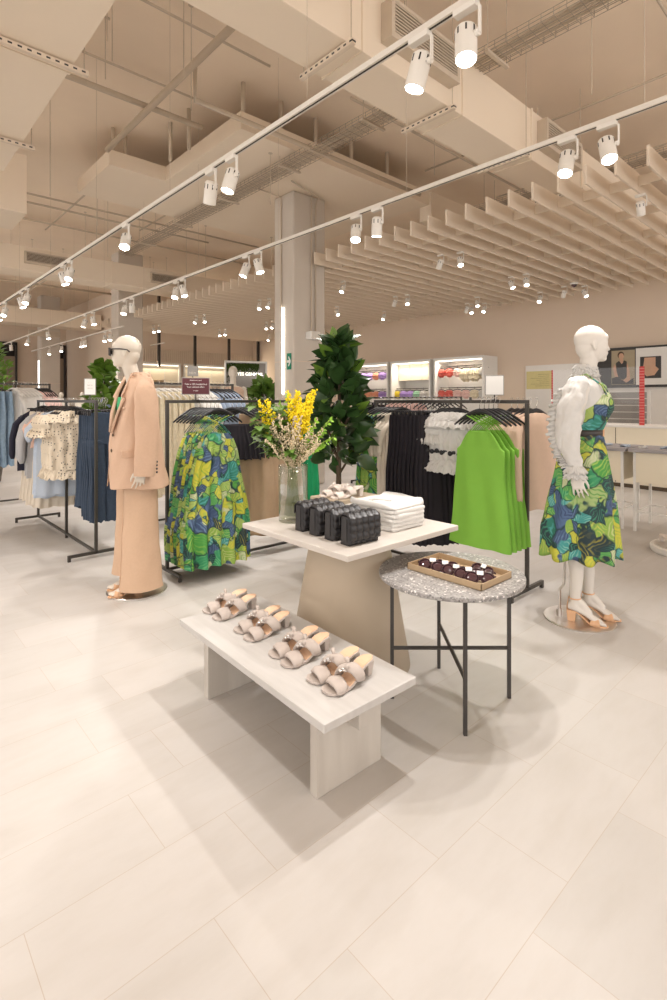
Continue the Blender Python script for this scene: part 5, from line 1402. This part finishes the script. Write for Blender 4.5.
leafy('rubber_plant', (3.06, 3.28, 0), 1.90, .37, 290, .18, .058, 'leafd', 'tall dark green rubber plant standing behind the stone table', .86, 5,
      shape=lambda t: (.8+.3*math.sin(PI*min(1, t*1.6))) if t < .5 else max(.12, .92-(t-.5)*1.7))
p = CW(-6.4+.3, 12.4, 0)
p = CW((104-333.5)/525*8.4, 8.4, 0)
leafy('fig_plant', p, 1.95, .38, 170, .20, .08, 'leafm', 'bushy green fig plant behind the suited mannequin', .9, 8)
p = CW((-8-333.5)/525*9.0, 9.0, 0)
leafy('potted_tree', p, 2.45, .55, 420, .10, .03, 'leafm', 'light green tree cut by the left edge of the photo', 1.2, 9)
p = CW((263-333.5)/525*11, 11, 0)
leafy('fig_plant', p, 1.74, .45, 150, .24, .08, 'leafo', 'green plant standing for the one reflected in the white framed mirror', .8, 10)  # built plant in place of the one reflected in the mirror

# white framed mirror, its reflection built as greenery and letters on a panel
c = CW((246-333.5)/525*12.5, 12.5, 0); o = empty('mirror_stand_in', c, R(-18)); tag(o, 'white framed mirror, its reflection built as moss and glowing letters, by the column', 'display')
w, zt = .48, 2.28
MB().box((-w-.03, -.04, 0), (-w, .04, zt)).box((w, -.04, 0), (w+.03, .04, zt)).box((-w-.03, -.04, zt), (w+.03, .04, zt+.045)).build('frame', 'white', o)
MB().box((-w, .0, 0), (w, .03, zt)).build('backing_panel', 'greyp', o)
random.seed(4); ms = MB()
for k in range(900):
    x = random.uniform(-w, w*.62); z = zt-abs(random.gauss(0, .09))*(1.5 if abs(x) > .28 else .9)
    a = random.uniform(0, 6.28); add_leaf(ms, (x, -.02, z-.01), (math.cos(a)*.6, -.4, -abs(math.sin(a))), (0, -1, 0), .05, .012, n=2)
ms.build('reflected_moss', 'moss', o)
text_obj('reflected_letters', "YES GENMAIL", .105, 'dim', o, (.08, -.10, zt-.27), (PI/2, 0, 0), .006)  # emission added so the reflected writing reads brighter; not a lamp
sg1 = sign((c.x-.18, c.y-.30, 0), R(-18), .20, .20, 'wine', 'larger burgundy sign in front of the white framed mirror', [(.8, .014, 'OFFER'), (.55, .014, 'FOR MEMBERS'), (.3, .014, 'JOIN')], stem_h=1.45)
sg2 = sign((c.x+.14, c.y-.34, 0), R(-18), .21, .20, 'wine', 'right burgundy sign in front of the white framed mirror', [(.8, .014, 'OFFER'), (.55, .014, 'FOR MEMBERS'), (.3, .014, 'JOIN')], stem_h=1.41)
# mannequin reflected in the mirror, built as a figure standing before it
def bust(loc, rz, m_, lab, sc=1, dress=True):
    r = empty('mannequin', loc, rz); tag(r, lab, 'mannequin'); b = MB()
    head(b, (0, 0, 1.755))
    b.tube([(-.01, 0, 1.5), (-.01, 0, 1.6), (-.01, 0, 1.7)], [.06, .05, .052], 14)
    tube2(b, [(0, 0, .9, .10, .16), (0, 0, 1.18, .08, .12), (0, 0, 1.38, .095, .15), (0, 0, 1.47, .08, .17), (0, 0, 1.53, .05, .10)], 20)
    for s in (-1, 1):
        limb(b, [(0, s*.175, 1.48), (-.01, s*.23, 1.22), (.02, s*.24, .95)], [.048, .038, .026]); hand(b, (.02, s*.24, .95), (0, 0, -1), -s, (0, -s, 0))
        b.tube([(0, s*.08, .92), (0, s*.08, .5), (0, s*.08, .05)], [.085, .052, .035], 14); b.ell((.05, s*.08, .05), (.11, .035, .035))
    q = b.build('body', m_, r, smooth=True); md = q.modifiers.new('remesh', 'REMESH'); md.mode = 'VOXEL'; md.voxel_size = .012; md.use_smooth_shade = True
    if dress: secloft(MB(), [(1.52, 0, 0, .07, .13, 0), (1.46, 0, 0, .10, .20, 0), (1.3, 0, 0, .12, .17, 0), (1.1, 0, 0, .13, .17, .02), (.4, 0, 0, .24, .26, .06)], 60, 20, pl=7).build('long_dress', 'pink', r, smooth=True)
    r.scale = (sc, sc, sc); return r
bust(CW((233-333.5)/525*9.6, 9.6, 0), aim(-.2, 1), 'skin', 'cream mannequin in a beige dress, a mirror reflection built as a figure', 1.08)
# two small bust forms standing on a table at the far left
tb = empty('display_table', CW((68-333.5)/525*9.6, 9.6, 0), 0); tag(tb, 'pale display table holding two cream bust forms, far left', 'table')
MB().box((-.5, -.3, 1.16), (.5, .3, 1.2)).build('table_top', 'white', tb, bevel=.004)
for sx in (-1, 1):
    for sy in (-1, 1): MB().box((sx*.46-.02, sy*.26-.02, 0), (sx*.46+.02, sy*.26+.02, 1.16)).build('leg', 'white', tb)
for k, dx in enumerate((-.12, .26)):
    b = MB(); tube2(b, [(0, 0, 0, .08, .15), (0, 0, .12, .085, .17), (0, 0, .20, .075, .16), (0, 0, .245, .04, .07), (0, 0, .29, .032, .034)], 18); b.ell((.01, 0, .36), (.055, .045, .07))
    o = b.build('bust_form', 'skin', smooth=True); o.location = tb.location+Vector((dx*cS, -dx*sN, 1.201)); o.rotation_euler = (0, 0, R(-130)); o.scale = (.8, .8, .8)
    q = o.modifiers.new('remesh', 'REMESH'); q.mode = 'VOXEL'; q.voxel_size = .01
    tag(o, ['left cream bust form on the far display table', 'right cream bust form, half behind the small white sign'][k], 'mannequin')

# lit cabinets on the right wall, each with rows of small lace garments
def tiny(kind, m_):
    b = MB()
    cloth(b, [(-.03, 0, .06, .02, 0), (-.06, 0, .10, .035, .008), (-.16, 0, .11, .04, .02), (-.22, 0, .05, .02, .01)], 30, 8, pl=5, sq=.9)
    ruffle(b, -.05, .09, .035, .06, .03, 10, n=40); ruffle(b, -.12, .09, .035, .06, .03, 10, n=40, ph=1)
    return b.build('lace_garment', m_)
TG = {}
def cabinet(y0, y1, rows, lab, panel=False):
    x0, x1 = 11.35, 12.0; zt = 2.5; w = y1-y0
    r = empty('lit_cabinet', (x0, y0, 0)); tag(r, lab, 'cabinet')
    MB().box((0, 0, 0), (x1-x0, .05, zt)).box((0, w-.05, 0), (x1-x0, w, zt)).box((0, .05, zt-.07), (x1-x0, w-.05, zt)).box((0, .05, 0), (x1-x0, w-.05, .08)).build('carcass', 'white', r, bevel=.003)
    MB().box((x1-x0-.03, .05, .08), (x1-x0-.01, w-.05, zt-.07)).build('back_panel', 'white', r)
    MB().box((.06, .08, zt-.095), (.10, w-.08, zt-.072)).build('light_strip', 'dim', r)
    ld = bpy.data.lights.new('cabinet_lamp', 'AREA'); ld.energy = 9; ld.color = (1, .88, .72); ld.shape = 'RECTANGLE'; ld.size = .08; ld.size_y = w*.85
    lo = bpy.data.objects.new('cabinet_lamp', ld); COL.objects.link(lo); lo.parent = r; lo.location = (.14, w/2, zt-.10); lo.rotation_euler = (0, R(25), 0)
    if panel: 
        for k in range(3): MB().box((.30, .06+(w-.12)*k/3+.004, 1.95), (.32, .06+(w-.12)*(k+1)/3-.004, 2.41)).build('door', 'nichel', r, bevel=.003)
    for z, cols in rows:
        MB().tube([(.22, .05, z), (.22, w-.05, z)], .011, 6).build('rail', 'rack', r)
        n = int((w-.2)/.19)
        for k in range(n):
            c_ = cols[int(k/n*len(cols))]; 
            if c_ not in TG: TG[c_] = tiny('', c_); o = TG[c_]
            else: o = TG[c_].copy(); COL.objects.link(o)
            p_ = (x0+.18, y0+.12+k*(w-.24)/max(1, n-1), z-.03); o.location = p_; o.rotation_euler = (0, 0, R(-72+12*math.sin(k*2.2)))
            big = 1.0
            if c_ == 'lace' and z > 2: big = 1.5
            o.scale = (big, big, big*1.15)
            tag(o, {'coral': 'coral red', 'lilac': 'lilac', 'orange': 'peach orange', 'yellow': 'yellow', 'mint': 'mint green', 'whitec': 'white', 'rose': 'pale rose', 'lace': 'long cream', 'navy': 'dark', 'blk': 'black'}[c_]+' frilly lace piece in '+lab.split(' with')[0].replace('white lit', 'the')+(', upper row' if z > 2 else ', lower row' if z > 1.5 else ', hidden low row'), 'clothing', '%s lace pieces %s' % (c_, lab.split()[0]))
            h = hanger_small(); h.location = p_; h.rotation_euler = o.rotation_euler
            tag(h, 'small dark hanger in '+lab.split(' with')[0].replace('white lit', 'the')+(', upper row' if z > 2 else ', lower row'), 'hanger', 'small cabinet hangers '+lab.split()[0]+str(int(z > 2)))
HS = []
def hanger_small():
    if HS: h = HS[0].copy(); COL.objects.link(h); return h
    m = MB().tube([(-.13, 0, -.045), (-.06, 0, -.02), (0, 0, -.012), (.06, 0, -.02), (.13, 0, -.045)], .009, 6).tube([(0, 0, -.012), (0, 0, .03), (.01, 0, .045), (-.008, 0, .045)], .003, 4)
    h = m.build('small_hanger', 'hang'); HS.append(h); return h
cabinet(6.98, 8.48, [(2.28, ['whitec', 'lace', 'lace', 'rose', 'coral', 'coral']), (1.72, ['whitec', 'lace', 'rose', 'rose', 'coral', 'coral'])], 'nearest white lit cabinet with coral and white lace pieces')
cabinet(8.60, 10.0, [(1.72, ['whitec', 'mint', 'lilac', 'yellow'])], 'middle white lit cabinet with closed cream doors above', True)
cabinet(10.1, 11.6, [(2.28, ['lilac', 'orange', 'lilac', 'lilac']), (1.72, ['lilac', 'orange', 'orange', 'rose'])], 'farthest white lit cabinet with lilac and peach lace pieces')
# low white base units and dark stock under the cabinets are covered by the racks in front

# framed posters on the right wall
pr = empty('framed_poster', (11.93, 3.3, 1.66)); tag(pr, 'black framed double poster with a seated person in black on the right wall', 'poster')
Y0, Y1, H = -2.0, 1.32, .84
MB().box((-.05, Y0, 0), (0, Y1, H)).build('frame', 'black', pr)
MB().box((-.056, .49, .06), (-.051, .94, .78)).build('photo_print', 'khaki', pr)
MB().box((-.056, -1.2, .05), (-.051, .47, .80)).build('white_mount', 'white', pr)
def flat(name, pts, x, m_, parent):   # printed shape on the poster: (y, z) outline, 1 mm thick
    pts = [(a-.23+(.10 if a < .62 else 0), b) for a, b in pts]
    n = len(pts); MB().add([(x, a, b) for a, b in pts]+[(x-.001, a, b) for a, b in pts], [tuple(range(n)), tuple(range(n, 2*n))[::-1]]+[(i, (i+1) % n, n+(i+1) % n, n+i) for i in range(n)]).build(name, m_, parent)
def el(cy, cz, ry, rz_, n=18): return [(cy+ry*math.cos(2*PI*k/n), cz+rz_*math.sin(2*PI*k/n)) for k in range(n)]
flat('printed_arms', [(1.11, .50), (1.14, .40), (1.10, .22), (.90, .10), (.84, .12), (.80, .12), (.82, .36), (.86, .50), (.90, .44), (.88, .18), (1.0, .24), (1.06, .40)], -.058, 'salmon', pr)
flat('printed_vest', [(1.08, .52), (1.02, .56), (.97, .50), (.92, .57), (.87, .54), (.87, .22), (.93, .16), (1.03, .20), (1.07, .36)], -.0595, 'black', pr)
flat('printed_trousers', [(1.16, .07), (1.16, .20), (1.06, .23), (.94, .15), (.88, .10), (.74, .20), (.74, .07)], -.0590, 'black', pr)
flat('printed_hair', el(.985, .68, .065, .075), -.0585, 'bark', pr)
flat('printed_face', el(.975, .655, .050, .065), -.0600, 'salmon', pr)
flat('printed_neck', [(1.0, .60), (.94, .60), (.94, .52), (.97, .49), (1.0, .54)], -.0598, 'salmon', pr)
flat('small_photo', [(.52, .18), (.52, .62), (.14, .62), (.14, .18)], -.058, 'black', pr)
flat('printed_torso', [(.44, .60), (.24, .60), (.24, .42), (.18, .36), (.26, .24), (.40, .22), (.50, .34), (.46, .44)], -.0592, 'salmon', pr)
# shuttered panel, notices and wall unit
sh_ = empty('wall_shutter', (11.93, 3.55, .86)); tag(sh_, 'grey louvred shutter panel in a white frame below the poster', 'shutter')
MB().box((-.05, -.04, -.04), (0, 1.30, .74)).build('frame', 'white', sh_); mb = MB()
for k in range(5): mb.box((-.06, .02, .02+.14*k), (-.051, 1.24, .14+.14*k))
mb.build('louvres', 'greyp', sh_)
nt_ = empty('paper_notice', (11.925, 5.55, 1.66)); tag(nt_, 'yellow paper notice taped to the white panel by the lit cabinets', 'notice')
MB().box((-.006, 0, 0), (0, .62, .42)).build('paper', 'note', nt_)
for k in range(7): MB().box((-.0072, .06, .07+.045*k), (-.0062, .40+.12*math.sin(k*2), .074+.045*k)).build('handwriting', 'bark', nt_)
un = MB().box((11.4, 2.2, 0), (11.92, 4.85, .80)).build('wall_unit', 'white', bevel=.005); tag(un, 'long low white unit along the right wall under the shutter', 'cabinet')
ov = empty('wall_niche_unit', (11.92, 2.35, 1.0)); tag(ov, 'dark recess in a white frame at the right edge of the photo', 'cabinet')
MB().box((-.06, -.5, -.04), (0, .56, .32)).build('frame', 'white', ov); MB().box((-.066, -.44, .03), (-.061, .50, .27)).build('dark_recess', 'dglass', ov)
# checkout counter with acrylic screens edged with red tape
ct = empty('checkout_counter', (9.15, .6, 0)); tag(ct, 'long cream checkout counter with red taped acrylic screens above', 'counter')
MB().box((0, 0, 0), (.7, 3.9, .96)).build('counter_body', 'nichel', ct, bevel=.004); MB().box((-.03, -.02, .96), (.73, 3.92, 1.0)).build('counter_top', 'wallw', ct, bevel=.004)
MB().box((-.006, 0, .0), (0, 3.9, .06)).build('kick_line', 'bark', ct)
for y_ in (1.35, 2.6): MB().box((-.004, y_, .07), (0, y_+.008, .95)).build('panel_joint', 'bark', ct)
def screen(y0, y1, lab):
    s = empty('acrylic_screen', (9.2, y0, 1.0)); tag(s, lab, 'screen', None)
    MB().box((0, 0, 0), (.008, y1-y0, .93)).build('acrylic_panel', 'acryl', s)
    t = MB().box((-.006, -.07, 0), (.014, .0, .93)).build('red_tape', 'red', s)
screen(2.87, 3.75, 'clear acrylic checkout screen with a wide red taped edge'); 
s = empty('acrylic_screen', (9.2, 3.92, 1.0)); tag(s, 'clear acrylic checkout screen with thin red tape at its left edge', 'screen')
MB().box((0, -.3, 0), (.008, .35, .93)).build('acrylic_panel', 'acryl', s); MB().box((-.004, .35, 0), (.012, .37, .93)).build('red_tape', 'red', s)
for (yy, zz, w_, h_, lab) in ((3.95, 1.0, .36, .22, 'white carton on the checkout counter behind the blazers'), (2.05, 1.0, .26, .30, 'white terminal box on the checkout counter'), (1.25, 1.0, .30, .12, 'low grey box at the right end of the counter')):
    o = empty('box', (9.35, yy, zz)); tag(o, lab, 'box'); MB().box((0, 0, 0), (.25, w_, h_)).build('carton', 'white', o, bevel=.004); MB().box((-.001, .03, h_*.3), (0, w_*.6, h_*.6)).build('label_patch', 'greyp', o)
# white nesting tables with grey tops
def nest(y0, y1, lab):
    t = empty('display_table', (6.12, y0, 0)); tag(t, lab, 'table', None); w_ = y1-y0
    MB().box((0, 0, .845), (.62, w_, .88)).build('table_top', 'greyt', t, bevel=.003)
    for x in (.05, .55):
        for y_ in (.035, w_-.06): MB().box((x, y_, 0), (x+.025, y_+.025, .845)).build('leg', 'white', t)
    MB().box((.05, .06, .52), (.57, w_-.06, .845)).build('drawer_box', 'nichel', t, bevel=.003)
    MB().box((.055, .06, .20), (.07, w_-.06, .215)).box((.555, .06, .20), (.57, w_-.06, .215)).box((.06, .05, .20), (.56, .065, .215)).box((.06, w_-.06, .20), (.56, w_-.045, .215)).build('stretcher', 'white', t)
    return t
nest(.9, 2.02, 'white metal display table with grey top at the right edge'); nest(2.05, 2.95, 'white metal display table with grey top behind the right mannequin')
random.seed(6)
for k in range(8):
    o = MB().tube([(random.uniform(-.05, .05), random.uniform(-.05, .05), .012+.01*math.sin(q)) for q in range(7)], .009, 6).build('jewellery_piece', 'bluestr' if k % 3 else 'whitec', smooth=True, loc=(6.25+.05*(k % 3), 1.35+.19*k, .8805)); tag(o, 'small blue or white accessory on the grey tabletops', 'accessory', 'accessories on the grey tables')
o = MB().tube([(.05*math.cos(k*.8), .05*math.sin(k*.8), .03+.02*math.sin(k)) for k in range(12)], .012, 6).build('brown_hair_clip', 'bark', smooth=True, loc=(6.25, 1.18, .8805)); tag(o, 'dark brown accessory at the right end of the grey tabletop', 'accessory')
# round white floor plinth with a grey disc, cut by the right edge
p = FP(688, 553, 0); o = empty('round_floor_plinth', p); tag(o, 'low round white plinth cut by the right edge of the photo', 'plinth')
MB().lathe([(.29, 0), (.30, .02), (.30, .05), (.29, .06)], n=56).build('plinth_body', 'white', o)
d_ = MB().lathe([(.24, 0), (.24, .008)], n=48).build('round_metal_plate', 'steel', loc=(p.x-.02, p.y+.02, .0605)); tag(d_, 'round metal base plate on the low white plinth', 'base plate')
sh2 = pm2.copy(); COL.objects.link(sh2); sh2.location = (p.x-.12, p.y+.02, .069); sh2.rotation_euler = (0, 0, R(60)); sh2.scale = (1, 1, 1)
for ch in pm2.children:
    c_ = ch.copy(); COL.objects.link(c_); c_.parent = sh2
tag(sh2, 'pale sandal on the base plate at the right edge', 'shoe')
